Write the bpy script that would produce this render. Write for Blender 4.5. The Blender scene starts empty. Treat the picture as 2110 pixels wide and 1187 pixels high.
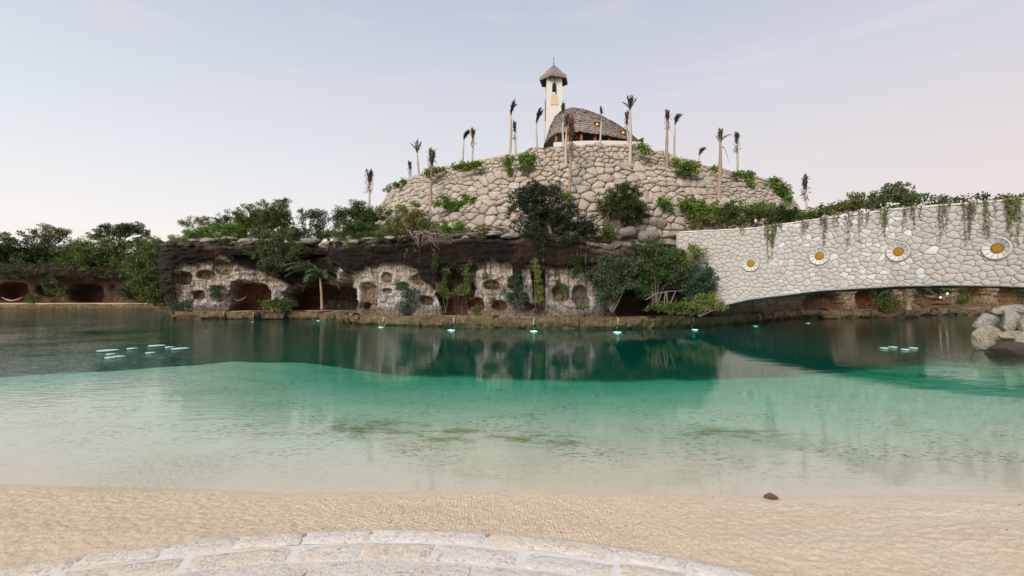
import bpy, bmesh, math, random
import numpy as np
from mathutils import Vector, Matrix
random.seed(7); np.random.seed(7)
SC = bpy.context.scene; COL = SC.collection
F, CX, HY, CH = 950.0, 1055.0, 612.0, 2.0          # focal length, centre column, horizon row (photo pixels), eye height in metres
# ------------------------------------------------------------------ camera
cam = bpy.data.cameras.new('camera'); camo = bpy.data.objects.new('camera', cam); COL.objects.link(camo)
camo.location = (0, 0, CH); camo.rotation_euler = (math.pi/2, 0, 0)
cam.sensor_width = 36; cam.lens = 36*F/2110; cam.shift_y = 18.5/2110; cam.clip_end = 5000; cam.clip_start = .05
SC.camera = camo
# ------------------------------------------------------------------ sky
W = bpy.data.worlds.new('World'); SC.world = W; W.use_nodes = True
nt = W.node_tree; nt.nodes.clear(); N = nt.nodes.new; L = nt.links.new
wo = N('ShaderNodeOutputWorld'); bg = N('ShaderNodeBackground'); L(bg.outputs[0], wo.inputs[0])
SUN_EL, SUN_AZ = math.radians(33), math.radians(208)   # azimuth clockwise from +Y: behind the camera, a little to the left
sky = N('ShaderNodeTexSky'); sky.sky_type = 'NISHITA'; sky.sun_disc = False
sky.sun_elevation = SUN_EL; sky.sun_rotation = SUN_AZ
sk = N('ShaderNodeVectorMath'); sk.operation = 'SCALE'; sk.inputs['Scale'].default_value = .12; L(sky.outputs[0], sk.inputs[0])
tc = N('ShaderNodeTexCoord'); sep = N('ShaderNodeSeparateXYZ'); L(tc.outputs['Generated'], sep.inputs[0])
def ramp(nodes, stops, interp='EASE'):
    r = nodes.new('ShaderNodeValToRGB'); r.color_ramp.interpolation = interp
    e = r.color_ramp.elements
    while len(e) > 1: e.remove(e[0])
    e[0].position = stops[0][0]; e[0].color = (*stops[0][1], 1)
    for p, c in stops[1:]:
        k = e.new(p); k.color = (*c, 1)
    return r
mr = N('ShaderNodeMapRange'); mr.inputs[1].default_value = -.75; mr.inputs[2].default_value = .75; L(sep.outputs['X'], mr.inputs[0])
left = ramp(nt.nodes, [(0, (.93, .83, .74)), (.12, (.91, .86, .82)), (.24, (.76, .795, .83)), (.40, (.63, .67, .74)), (.55, (.50, .545, .66)), (.8, (.42, .50, .63))], 'LINEAR')
right = ramp(nt.nodes, [(0, (.84, .68, .60)), (.12, (.79, .69, .65)), (.26, (.73, .66, .655)), (.40, (.62, .62, .69)), (.55, (.50, .53, .63)), (.8, (.42, .49, .62))], 'LINEAR')
L(sep.outputs['Z'], left.inputs[0]); L(sep.outputs['Z'], right.inputs[0])
veil = N('ShaderNodeMix'); veil.data_type = 'RGBA'; L(mr.outputs[0], veil.inputs[0]); L(left.outputs[0], veil.inputs[6]); L(right.outputs[0], veil.inputs[7])
# faint streaks of thin cloud
mp = N('ShaderNodeMapping'); mp.inputs['Scale'].default_value = (2.2, 2.2, 16); L(tc.outputs['Generated'], mp.inputs[0])
cn = N('ShaderNodeTexNoise'); cn.inputs['Scale'].default_value = 1.6; cn.inputs['Detail'].default_value = 6; L(mp.outputs[0], cn.inputs['Vector'])
cr = N('ShaderNodeMapRange'); cr.inputs[1].default_value = .52; cr.inputs[2].default_value = .8; cr.inputs[3].default_value = 0; cr.inputs[4].default_value = .38; L(cn.outputs[0], cr.inputs[0])
cm = N('ShaderNodeMix'); cm.data_type = 'RGBA'; L(cr.outputs[0], cm.inputs[0]); L(veil.outputs[2], cm.inputs[6]); cm.inputs[7].default_value = (.78, .74, .74, 1)
fm = N('ShaderNodeMix'); fm.data_type = 'RGBA'; fm.inputs[0].default_value = .93; L(sk.outputs[0], fm.inputs[6]); L(cm.outputs[2], fm.inputs[7])
L(fm.outputs[2], bg.inputs[0]); bg.inputs[1].default_value = .72
# ------------------------------------------------------------------ sun (soft, after-sunset glow from behind the camera)
sd = bpy.data.lights.new('sun', 'SUN'); so = bpy.data.objects.new('sun', sd); COL.objects.link(so)
sd.energy = 3.0; sd.angle = math.radians(32); sd.color = (1, .93, .84)
sv = Vector((math.sin(SUN_AZ)*math.cos(SUN_EL), math.cos(SUN_AZ)*math.cos(SUN_EL), math.sin(SUN_EL)))
so.rotation_euler = sv.to_track_quat('Z', 'Y').to_euler()
SC.view_settings.view_transform = 'Standard'; SC.view_settings.look = 'None'
SC.view_settings.exposure = .62; SC.view_settings.gamma = 1; SC.view_settings.use_curve_mapping = False
SC.cycles.use_denoising = True; SC.cycles.max_bounces = 6; SC.cycles.transparent_max_bounces = 16
SC.cycles.diffuse_bounces = 3; SC.cycles.glossy_bounces = 3; SC.cycles.volume_bounces = 0
SC.cycles.sample_clamp_indirect = 4

# ================================================================== helpers
def at(px, py, Y): return Vector(((px-CX)/F*Y, Y, CH+(HY-py)/F*Y))
def Xof(px, Y): return (px-CX)/F*Y
def Zof(py, Y): return CH+(HY-py)/F*Y
def hash3(ix, iy, iz, seed=0):
    h = (ix.astype(np.int64)*374761393 + iy.astype(np.int64)*668265263 + iz.astype(np.int64)*2147483647 + seed*1274126177) & 0xffffffff
    h = ((h ^ (h >> 13))*1274126177) & 0xffffffff
    h = (h ^ (h >> 16)) & 0xffffff
    return h/float(0xffffff)
def vnoise(x, y, z, seed=0):
    x, y, z = np.broadcast_arrays(np.asarray(x, float), np.asarray(y, float), np.asarray(z, float))
    ix, iy, iz = np.floor(x), np.floor(y), np.floor(z)
    fx, fy, fz = x-ix, y-iy, z-iz
    fx, fy, fz = [t*t*(3-2*t) for t in (fx, fy, fz)]
    r = 0
    for a in (0, 1):
        for b in (0, 1):
            for c in (0, 1):
                w = (fx if a else 1-fx)*(fy if b else 1-fy)*(fz if c else 1-fz)
                r = r + w*hash3(ix+a, iy+b, iz+c, seed)
    return r*2-1
def fbm(x, y, z, oct=4, seed=0):
    r = 0; a = 1; t = 0
    for k in range(oct):
        r = r + a*vnoise(np.asarray(x)*2**k+k*7.3, np.asarray(y)*2**k+3.1*k, np.asarray(z)*2**k, seed+k); t += a; a *= .5
    return r/t
def sstep(a, b, x):
    t = np.clip((x-a)/(b-a), 0, 1); return t*t*(3-2*t)

def empty(name, loc=(0, 0, 0), rz=0):
    o = bpy.data.objects.new(name, None); o.location = loc; o.rotation_euler = (0, 0, rz); o.empty_display_size = .3
    COL.objects.link(o); return o
def tag(o, label=None, cat=None, group=None, kind=None):
    if label: o['label'] = label
    if cat: o['category'] = cat
    if group: o['group'] = group
    if kind: o['kind'] = kind
    return o
def thing(name, label, cat, loc=(0, 0, 0), rz=0, group=None): return tag(empty(name, loc, rz), label, cat, group)
PLOC = {}
def mesh_obj(name, verts, faces, mat, parent=None, smooth=False, col=None, kind=None, origin=None, matidx=None):
    """verts in world coordinates; the object is placed at origin (default: parent's location)"""
    v = np.asarray(verts, dtype=np.float64).reshape(-1, 3)
    po = np.array(parent_world(parent)) if parent else np.zeros(3)
    og = np.array(origin) if origin is not None else po
    v = v-og
    me = bpy.data.meshes.new(name)
    f = np.asarray(faces) if not isinstance(faces, list) else None
    if f is not None and f.ndim == 2:
        k = f.shape[1]
        me.vertices.add(len(v)); me.vertices.foreach_set('co', v.ravel())
        me.loops.add(f.size); me.loops.foreach_set('vertex_index', f.ravel().astype(np.int32))
        me.polygons.add(len(f)); me.polygons.foreach_set('loop_start', np.arange(0, f.size, k, dtype=np.int32))
        me.update(calc_edges=True)
    else:
        me.from_pydata(v.tolist(), [], faces)
    if col is not None:
        ca = me.color_attributes.new('Col', 'FLOAT_COLOR', 'POINT')
        c = np.ones((len(v), 4)); c[:, :3] = col; ca.data.foreach_set('color', c.ravel())
    me.polygons.foreach_set('use_smooth', [bool(smooth)]*len(me.polygons))
    me.materials.append(mat)
    o = bpy.data.objects.new(name, me); COL.objects.link(o)
    if parent:
        o.parent = parent; o.location = og-po
    else: o.location = og
    if kind: o['kind'] = kind
    return o
def parent_world(p):
    l = Vector((0, 0, 0))
    while p: l += p.location; p = p.parent
    return l
class MB:
    def __init__(s): s.v = []; s.f = []
    def add(s, vs, fs):
        b = len(s.v); s.v += [tuple(p) for p in vs]; s.f += [tuple(b+i for i in q) for q in fs]; return s
    def box(s, c, d, rz=0, M=None):
        x, y, z = [t/2 for t in d]; vs = []
        for sx, sy, sz in ((-1,-1,-1),(1,-1,-1),(1,1,-1),(-1,1,-1),(-1,-1,1),(1,-1,1),(1,1,1),(-1,1,1)):
            p = Vector((sx*x, sy*y, sz*z)); p.rotate(Matrix.Rotation(rz, 3, 'Z')); vs.append(p+Vector(c))
        return s.add(vs, [(0,3,2,1),(4,5,6,7),(0,1,5,4),(1,2,6,5),(2,3,7,6),(3,0,4,7)])
    def tube(s, pts, radii, n=6, cap=True):
        pts = [Vector(p) for p in pts]; rings = []
        for i, p in enumerate(pts):
            d = (pts[min(i+1, len(pts)-1)]-pts[max(i-1, 0)])
            if d.length < 1e-6: d = Vector((0, 0, 1))
            d.normalize(); a = d.orthogonal() if abs(d.z) < .95 else Vector((1, 0, 0)).cross(d); a.normalize(); b = d.cross(a)
            r = radii[i] if hasattr(radii, '__len__') else radii
            rings.append([p+(a*math.cos(t)+b*math.sin(t))*r for t in [2*math.pi*k/n for k in range(n)]])
        vs = [q for r in rings for q in r]; fs = []
        for i in range(len(pts)-1):
            for k in range(n):
                k2 = (k+1) % n; fs.append((i*n+k, i*n+k2, (i+1)*n+k2, (i+1)*n+k))
        if cap: fs += [tuple(range(n))[::-1], tuple((len(pts)-1)*n+k for k in range(n))]
        return s.add(vs, fs)
    def lathe(s, c, prof, n=24):
        vs = []; c = Vector(c)
        for r, z in prof:
            vs += [c+Vector((r*math.cos(2*math.pi*k/n), r*math.sin(2*math.pi*k/n), z)) for k in range(n)]
        fs = []
        for i in range(len(prof)-1):
            for k in range(n): fs.append((i*n+k, i*n+(k+1) % n, (i+1)*n+(k+1) % n, (i+1)*n+k))
        return s.add(vs, fs)
    def obj(s, name, mat, parent=None, smooth=False, kind=None, origin=None):
        return mesh_obj(name, s.v, s.f, mat, parent, smooth, kind=kind, origin=origin)

# ================================================================== materials
def mat(name): 
    m = bpy.data.materials.new(name); m.use_nodes = True; n = m.node_tree; n.nodes.clear()
    out = n.nodes.new('ShaderNodeOutputMaterial'); b = n.nodes.new('ShaderNodeBsdfPrincipled'); n.links.new(b.outputs[0], out.inputs[0])
    b.inputs['Roughness'].default_value = .9; b.inputs['Specular IOR Level'].default_value = .25
    return m, n, b, out
def noise(n, scale, detail=4, rough=.55, vec=None, dist=0):
    t = n.nodes.new('ShaderNodeTexNoise'); t.inputs['Scale'].default_value = scale; t.inputs['Detail'].default_value = detail
    t.inputs['Roughness'].default_value = rough; t.inputs['Distortion'].default_value = dist
    if vec is not None: n.links.new(vec, t.inputs['Vector'])
    return t.outputs[0]
def pos(n, scale=(1, 1, 1)):
    g = n.nodes.new('ShaderNodeNewGeometry'); m = n.nodes.new('ShaderNodeMapping'); m.inputs['Scale'].default_value = scale
    n.links.new(g.outputs['Position'], m.inputs[0]); return m.outputs[0]
def maprange(n, v, a, b, c=0, d=1):
    r = n.nodes.new('ShaderNodeMapRange'); n.links.new(v, r.inputs[0])
    for i, x in zip((1, 2, 3, 4), (a, b, c, d)): r.inputs[i].default_value = x
    return r.outputs[0]
def mix(n, fac, a, b, mode='MIX'):
    m = n.nodes.new('ShaderNodeMix'); m.data_type = 'RGBA'; m.blend_type = mode
    for sock, v in ((m.inputs[0], fac), (m.inputs[6], a), (m.inputs[7], b)):
        if hasattr(v, 'links'): n.links.new(v, sock)
        elif hasattr(v, '__len__'): sock.default_value = (*v, 1)
        else: sock.default_value = v
    return m.outputs[2]
def math_(n, op, a, b=0):
    m = n.nodes.new('ShaderNodeMath'); m.operation = op
    for i, v in enumerate((a, b)):
        if hasattr(v, 'links'): n.links.new(v, m.inputs[i])
        else: m.inputs[i].default_value = v
    return m.outputs[0]
def bump(n, b, h, strength=.5, dist=.05):
    k = n.nodes.new('ShaderNodeBump'); k.inputs['Strength'].default_value = strength; k.inputs['Distance'].default_value = dist
    n.links.new(h, k.inputs['Height']); n.links.new(k.outputs[0], b.inputs['Normal'])
def attr(n, name='Col'):
    a = n.nodes.new('ShaderNodeVertexColor'); a.layer_name = name; return a.outputs[0]
def rnd(n): return n.nodes.new('ShaderNodeObjectInfo').outputs['Random']

def stone_mat(name, tints, dark=(.07, .06, .055), speck=.5, sc=1.0, dark_amt=.9, bumps=.6, bd=.06, warm=(.45, .30, .17), attr_mul=False, mott=0, mcol=(.36, .31, .28)):
    m, n, b, _ = mat(name)
    r = ramp(n.nodes, [(i/(len(tints)-1), t) for i, t in enumerate(tints)], 'LINEAR'); n.links.new(rnd(n), r.inputs[0])
    c = r.outputs[0]
    if attr_mul: c = mix(n, 1, c, attr(n), 'MULTIPLY')
    big = noise(n, .9*sc, 5, .6, pos(n)); c = mix(n, maprange(n, big, .45, .75, 0, .55), c, warm)
    pit = noise(n, 9*sc, 8, .75, pos(n, (1, 1, 1.3)))
    msk = noise(n, 1.5*sc, 4, .6, pos(n, (1.3, 1.3, 1)))
    lich = math_(n, 'MULTIPLY', maprange(n, pit, .53-.06*speck, .66-.06*speck), maprange(n, msk, .42-.1*speck, .62))
    c = mix(n, math_(n, 'MULTIPLY', lich, dark_amt), c, dark)
    if mott: c = mix(n, math_(n, 'MULTIPLY', maprange(n, noise(n, 5.5*sc, 7, .8, pos(n)), .50, .60), math_(n, 'MULTIPLY', maprange(n, noise(n, .8*sc, 3, .6, pos(n)), .35, .6, .25, 1), mott)), c, mcol)
    fine = noise(n, 30*sc, 4, .7, pos(n)); c = mix(n, .5, c, mix(n, fine, (.6, .6, .6), (1.3, 1.3, 1.3)), 'MULTIPLY')
    n.links.new(c, b.inputs['Base Color'])
    bump(n, b, math_(n, 'ADD', math_(n, 'MULTIPLY', pit, -1), math_(n, 'MULTIPLY', noise(n, 3*sc, 6, .7, pos(n)), 1.6)), bumps, bd)
    return m
HILL = stone_mat('hill_limestone', [(.80, .69, .57), (.76, .62, .48), (.66, .58, .51), (.82, .73, .63), (.60, .51, .45), (.78, .66, .50)], mott=.55, mcol=(.38, .33, .30), speck=.9, sc=1.25, bumps=1, bd=.25, dark=(.20, .17, .14), warm=(.66, .50, .34), dark_amt=.75)
RUBBLE = stone_mat('grey_rubble', [(.36, .32, .27), (.26, .23, .20), (.42, .36, .30)], speck=1.3, sc=1.0, bumps=.9, bd=.12, warm=(.22, .15, .10))
POOLROCK = stone_mat('pool_rock', [(.66, .62, .54), (.70, .66, .58), (.66, .57, .40)], speck=1.3, mott=.5, sc=2.0, bumps=1, bd=.2, warm=(.58, .48, .28), dark=(.06, .06, .05))
WETROCK = stone_mat('wet_rock', [(.035, .027, .022), (.055, .042, .035)], speck=.9, sc=1.7, bumps=.9, bd=.06, warm=(.08, .04, .035))
WETROCK.node_tree.nodes['Principled BSDF'].inputs['Roughness'].default_value = .35
BRSTONE = stone_mat('bridge_stone', [(.375, .35, .33), (.41, .39, .37), (.37, .335, .305), (.54, .53, .52), (.345, .33, .32), (.40, .37, .345)], speck=-.3, sc=2.0, bumps=.35, bd=.02, warm=(.34, .28, .21), dark_amt=.4)
COPING = stone_mat('coping_stone', [(.55, .52, .48), (.6, .57, .53)], speck=.2, sc=2, bumps=.3, bd=.02, dark_amt=.5)
PETAL = stone_mat('petal_stone', [(.46, .43, .40), (.50, .46, .43), (.42, .39, .37)], speck=-.5, sc=3, bumps=.2, bd=.01, warm=(.6, .54, .47), dark_amt=.3)
PAVE = stone_mat('paving_stone', [(.70, .61, .52), (.72, .66, .60), (.70, .60, .49), (.74, .68, .63)], speck=.5, sc=3.2, bumps=1, bd=.02, warm=(.66, .50, .36), dark=(.22, .19, .17), dark_amt=.75)
MORTARP = stone_mat('paving_mortar', [(.60, .57, .54), (.60, .57, .54)], speck=-.3, sc=6, bumps=.5, bd=.008, warm=(.58, .54, .50), dark_amt=.5)
LEDGE = stone_mat('ledge_stone', [(.42, .27, .15), (.33, .21, .12), (.46, .32, .18), (.28, .18, .10)], speck=2.2, sc=2.0, bumps=1, bd=.3, warm=(.36, .25, .07), dark=(.05, .035, .022))
LEDGETOP = stone_mat('ledge_path', [(.42, .32, .23), (.42, .32, .23)], speck=.3, sc=1.5, bumps=.5, bd=.03, warm=(.36, .25, .16))

LEDGEJ = stone_mat('ledge_joint', [(.36, .28, .20), (.36, .28, .20)], speck=.8, sc=4, bumps=.8, bd=.06)
def plain(name, c, rough=.8, var=.3, sc=6, bmp=.2, metal=0):
    m, n, b, _ = mat(name)
    k = mix(n, noise(n, sc, 5, .6, pos(n)), tuple(x*(1-var) for x in c), tuple(min(1, x*(1+var)) for x in c))
    n.links.new(k, b.inputs['Base Color']); b.inputs['Roughness'].default_value = rough; b.inputs['Metallic'].default_value = metal
    if bmp: bump(n, b, noise(n, sc*4, 5, .6, pos(n)), bmp, .02)
    return m
JOINT = plain('dark_joint', (.21, .17, .13), var=.5, sc=2)
BRJOINT = plain('bridge_mortar', (.29, .275, .26), var=.2, sc=3)
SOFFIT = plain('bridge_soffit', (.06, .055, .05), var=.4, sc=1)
GROUND = plain('soil', (.16, .13, .08), var=.5, sc=.6)
PLASTER = plain('cream_plaster', (.50, .47, .425), var=.08, sc=2, bmp=.1)
TANSTONE = stone_mat('tan_stone', [(.56, .42, .26), (.50, .38, .25)], speck=.3, sc=6, bumps=.6, bd=.03)
WOOD = plain('dark_wood', (.07, .035, .02), var=.4, sc=3)
REDWOOD = plain('red_wood_post', (.22, .07, .03), var=.3, sc=3)
DARKMETAL = plain('dark_bell_bronze', (.035, .03, .025), rough=.45, metal=.6, bmp=0)
IRON = plain('grey_iron', (.12, .12, .12), rough=.5, bmp=0)
BARK = plain('brown_bark', (.13, .095, .065), var=.4, sc=5)
PALEBARK = plain('pale_palm_bark', (.36, .31, .26), var=.3, sc=2.5)
REDBARK = plain('reddish_palm_bark', (.26, .18, .13), var=.35, sc=2.0)
TWIG = plain('dry_twig', (.22, .18, .15), var=.3, sc=5)
WHITEPLASTIC = plain('white_float', (.34, .47, .41), rough=.35, var=.08, sc=4, bmp=0)
GOLD, n_, b_, _ = mat('amber_glass'); b_.inputs['Roughness'].default_value = .3
n_.links.new(mix(n_, noise(n_, 25, 3, .6, pos(n_)), (.24, .115, .003), (.31, .155, .006)), b_.inputs['Base Color'])
def emis(name, c, s):
    m = bpy.data.materials.new(name); m.use_nodes = True; n = m.node_tree; n.nodes.clear()
    o = n.nodes.new('ShaderNodeOutputMaterial'); e = n.nodes.new('ShaderNodeEmission'); e.inputs[0].default_value = (*c, 1); e.inputs[1].default_value = s
    n.links.new(e.outputs[0], o.inputs[0]); return m
GLOW = emis('warm_lamp', (1, .42, .12), 1.3)
POOLGLOW = emis('pool_lamp', (.75, 1, .95), 6.0)
WHITEGLOW = emis('small_white_lamp', (1, .9, .7), 4.0)

# leaves: colour comes from a per-leaf tint
LEAF = bpy.data.materials.new('leaf'); LEAF.use_nodes = True; n_ = LEAF.node_tree; n_.nodes.clear()
o_ = n_.nodes.new('ShaderNodeOutputMaterial'); b_ = n_.nodes.new('ShaderNodeBsdfPrincipled'); b_.inputs['Roughness'].default_value = .5; b_.inputs['Specular IOR Level'].default_value = .35
t_ = n_.nodes.new('ShaderNodeBsdfTranslucent'); mx = n_.nodes.new('ShaderNodeMixShader'); mx.inputs[0].default_value = .25
a_ = attr(n_); n_.links.new(a_, b_.inputs['Base Color']); n_.links.new(mix(n_, 1, a_, (1.3, 1.4, .7), 'MULTIPLY'), t_.inputs[0])
n_.links.new(b_.outputs[0], mx.inputs[1]); n_.links.new(t_.outputs[0], mx.inputs[2]); n_.links.new(mx.outputs[0], o_.inputs[0])

# thatch
THATCH, n_, b_, _ = mat('thatch_shingle')
k = mix(n_, noise(n_, 5, 6, .7, pos(n_, (1, 1, .7))), (.19, .155, .14), (.42, .36, .325))
k = mix(n_, maprange(n_, noise(n_, 14, 4, .8, pos(n_, (1, 1, .5))), .45, .62), k, (.08, .06, .05)); 
n_.links.new(mix(n_, .6, k, mix(n_, rnd(n_), (.75, .75, .75), (1.25, 1.2, 1.15)), 'MULTIPLY'), b_.inputs['Base Color'])
bump(n_, b_, noise(n_, 12, 5, .75, pos(n_, (1, 1, .4))), .9, .12)

# sand and pool bed
SAND, n_, b_, _ = mat('sand_and_bed')
p_ = pos(n_); g = n_.nodes.new('ShaderNodeSeparateXYZ'); n_.links.new(p_, g.inputs[0]); z = g.outputs['Z']; yy = g.outputs['Y']; xx = g.outputs['X']
dry = mix(n_, noise(n_, 3, 6, .6, p_), (.73, .56, .40), (.80, .64, .48))
dry = mix(n_, math_(n_, 'MULTIPLY', maprange(n_, noise(n_, 24, 7, .85, pos(n_, (1, 1.9, 1))), .52, .63), .7), dry, (.38, .27, .17))
# light and pale trodden stripes towards the right
dry = mix(n_, math_(n_, 'MULTIPLY', maprange(n_, xx, .5, 4, 0, .75), maprange(n_, noise(n_, 2.2, 5, .6, pos(n_, (.5, 2.5, 1))), .4, .62)), dry, (.82, .70, .56))
wet = mix(n_, maprange(n_, z, -.05, -.45), mix(n_, noise(n_, 8, 5, .6, p_), (.60, .54, .42), (.68, .62, .50)), mix(n_, noise(n_, 3, 5, .6, p_), (.40, .38, .30), (.50, .47, .38)))
wl = math_(n_, 'ADD', z, math_(n_, 'MULTIPLY', maprange(n_, noise(n_, 3.5, 5, .65, p_), 0, 1, -1, 1), .022))
c = mix(n_, maprange(n_, wl, -.014, .018), wet, dry)
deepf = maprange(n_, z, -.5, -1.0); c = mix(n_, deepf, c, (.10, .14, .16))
# small dark bits of weed and litter on the bed
lit = math_(n_, 'MULTIPLY', maprange(n_, noise(n_, 13, 6, .85, pos(n_, (.7, 1.2, 1))), .535, .575), maprange(n_, z, .0, -.06, 0, .9))
lit = math_(n_, 'MULTIPLY', lit, maprange(n_, noise(n_, .9, 3, .5, p_), .35, .6)); lit = math_(n_, 'MULTIPLY', lit, maprange(n_, z, -.65, -.5))
c = mix(n_, lit, c, (.07, .075, .03))
# weed patches with a shape of their own
def blobmask(cx, cy, rx, ry):
    dx = math_(n_, 'MULTIPLY', math_(n_, 'SUBTRACT', xx, cx), 1/rx); dy = math_(n_, 'MULTIPLY', math_(n_, 'SUBTRACT', yy, cy), 1/ry)
    return maprange(n_, math_(n_, 'ADD', math_(n_, 'MULTIPLY', dx, dx), math_(n_, 'MULTIPLY', dy, dy)), 1.1, .0)
wn = maprange(n_, noise(n_, 2.4, 9, .8, pos(n_, (.9, 1.5, 1)), .3), .47, .58)
bm_ = math_(n_, 'MAXIMUM', math_(n_, 'MAXIMUM', blobmask(-.9, 7.0, 1.6, .75), blobmask(-2.2, 7.5, 1.5, .8)), math_(n_, 'MAXIMUM', blobmask(.4, 6.8, 1.1, .5), blobmask(3.4, 7.2, 1.2, .4)))
c = mix(n_, math_(n_, 'MULTIPLY', math_(n_, 'MULTIPLY', wn, bm_), .95), c, (.20, .17, .04))
c = mix(n_, math_(n_, 'MULTIPLY', maprange(n_, noise(n_, 1.1, 6, .7, p_), .5, .62), math_(n_, 'MULTIPLY', maprange(n_, xx, 9, 12), maprange(n_, yy, 10, 13))), c, (.08, .12, .05))
# dark weed line on the drop-off
edge = math_(n_, 'MULTIPLY', maprange(n_, xx, -12, -8),  math_(n_, 'MULTIPLY', maprange(n_, z, -.53, -.575), maprange(n_, z, -1.1, -.7))); c = mix(n_, math_(n_, 'MULTIPLY', edge, .9), c, (.05, .06, .02))
# faint dark greenish reflection painted into the bed colour at the left waterline
gm = math_(n_, 'MULTIPLY', math_(n_, 'MULTIPLY', maprange(n_, wl, .035, -.005), maprange(n_, wl, -.06, -.02)), maprange(n_, math_(n_, 'ABSOLUTE', math_(n_, 'ADD', xx, 4.0)), 1.1, .3))
c = mix(n_, math_(n_, 'MULTIPLY', gm, maprange(n_, noise(n_, 20, 5, .7, p_), .4, .7, 0, .6)), c, (.26, .25, .09))
n_.links.new(c, b_.inputs['Base Color'])
bump(n_, b_, noise(n_, 42, 6, .8, pos(n_, (1, 1.8, 1))), .9, .03)

# water: thin rippled surface over a clear, green-absorbing body
WATER = bpy.data.materials.new('water'); WATER.use_nodes = True; n_ = WATER.node_tree; n_.nodes.clear()
o_ = n_.nodes.new('ShaderNodeOutputMaterial'); gl = n_.nodes.new('ShaderNodeBsdfGlossy'); gl.inputs['Roughness'].default_value = .03
tr = n_.nodes.new('ShaderNodeBsdfTransparent'); mx = n_.nodes.new('ShaderNodeMixShader'); fr = n_.nodes.new('ShaderNodeFresnel'); fr.inputs['IOR'].default_value = 1.36
bp = n_.nodes.new('ShaderNodeBump'); bp.inputs['Strength'].default_value = 1.0; bp.inputs['Distance'].default_value = 1
p_ = pos(n_); g = n_.nodes.new('ShaderNodeSeparateXYZ'); n_.links.new(p_, g.inputs[0])
calm = noise(n_, 1.3, 3, .5, pos(n_, (.8, 1.6, 1))); fine = noise(n_, 7, 2, .5, pos(n_, (.7, 1.5, 1)))
brz = math_(n_, 'MULTIPLY', maprange(n_, g.outputs['X'], -2, -9), maprange(n_, noise(n_, .16, 3, .5, p_), .35, .6, .3, 1))
brz2 = maprange(n_, g.outputs['X'], 9, 15)
brz = math_(n_, 'MAXIMUM', brz, math_(n_, 'MULTIPLY', brz2, .3))
rip = noise(n_, 3.2, 3, .6, pos(n_, (.55, 1.9, 1)), .3)
h = math_(n_, 'ADD', math_(n_, 'ADD', math_(n_, 'MULTIPLY', calm, .0035), math_(n_, 'MULTIPLY', fine, .0008)), math_(n_, 'MULTIPLY', math_(n_, 'MULTIPLY', rip, brz), .023))
n_.links.new(h, bp.inputs['Height']); n_.links.new(bp.outputs[0], gl.inputs['Normal']); n_.links.new(bp.outputs[0], fr.inputs['Normal'])
bf_ = n_.nodes.new('ShaderNodeNewGeometry').outputs['Backfacing']; ff = math_(n_, 'ADD', math_(n_, 'MULTIPLY', fr.outputs[0], math_(n_, 'SUBTRACT', 1, bf_)), math_(n_, 'MULTIPLY', bf_, .03))
n_.links.new(ff, mx.inputs[0]); n_.links.new(tr.outputs[0], mx.inputs[1]); n_.links.new(gl.outputs[0], mx.inputs[2]); n_.links.new(mx.outputs[0], o_.inputs[0])
va = n_.nodes.new('ShaderNodeVolumeAbsorption'); va.inputs[0].default_value = (.0, .86, .70, 1); va.inputs[1].default_value = .60
vs_ = n_.nodes.new('ShaderNodeVolumeScatter'); vs_.inputs[0].default_value = (.0, .78, .95, 1); vs_.inputs[1].default_value = .018; ad = n_.nodes.new('ShaderNodeAddShader')
n_.links.new(va.outputs[0], ad.inputs[0]); n_.links.new(vs_.outputs[0], ad.inputs[1]); n_.links.new(ad.outputs[0], o_.inputs['Volume'])

# cliff: broad colours come with the mesh, streaks and grain from noise
CLIFF, n_, b_, _ = mat('cliff_rock')
c = attr(n_)
st = noise(n_, 5, 7, .75, pos(n_, (1.6, 1.6, .14))); c = mix(n_, .8, c, mix(n_, maprange(n_, st, .42, .56), (.30, .26, .23), (1.15, 1.13, 1.12)), 'MULTIPLY')
gr = noise(n_, 7, 7, .75, pos(n_)); c = mix(n_, .8, c, mix(n_, maprange(n_, gr, .36, .62), (.45, .42, .40), (1.2, 1.2, 1.2)), 'MULTIPLY')
n_.links.new(c, b_.inputs['Base Color'])
bump(n_, b_, math_(n_, 'ADD', gr, math_(n_, 'MULTIPLY', noise(n_, 2.2, 7, .7, pos(n_, (1, 1, 2.2))), 2)), 1, .32)

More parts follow.
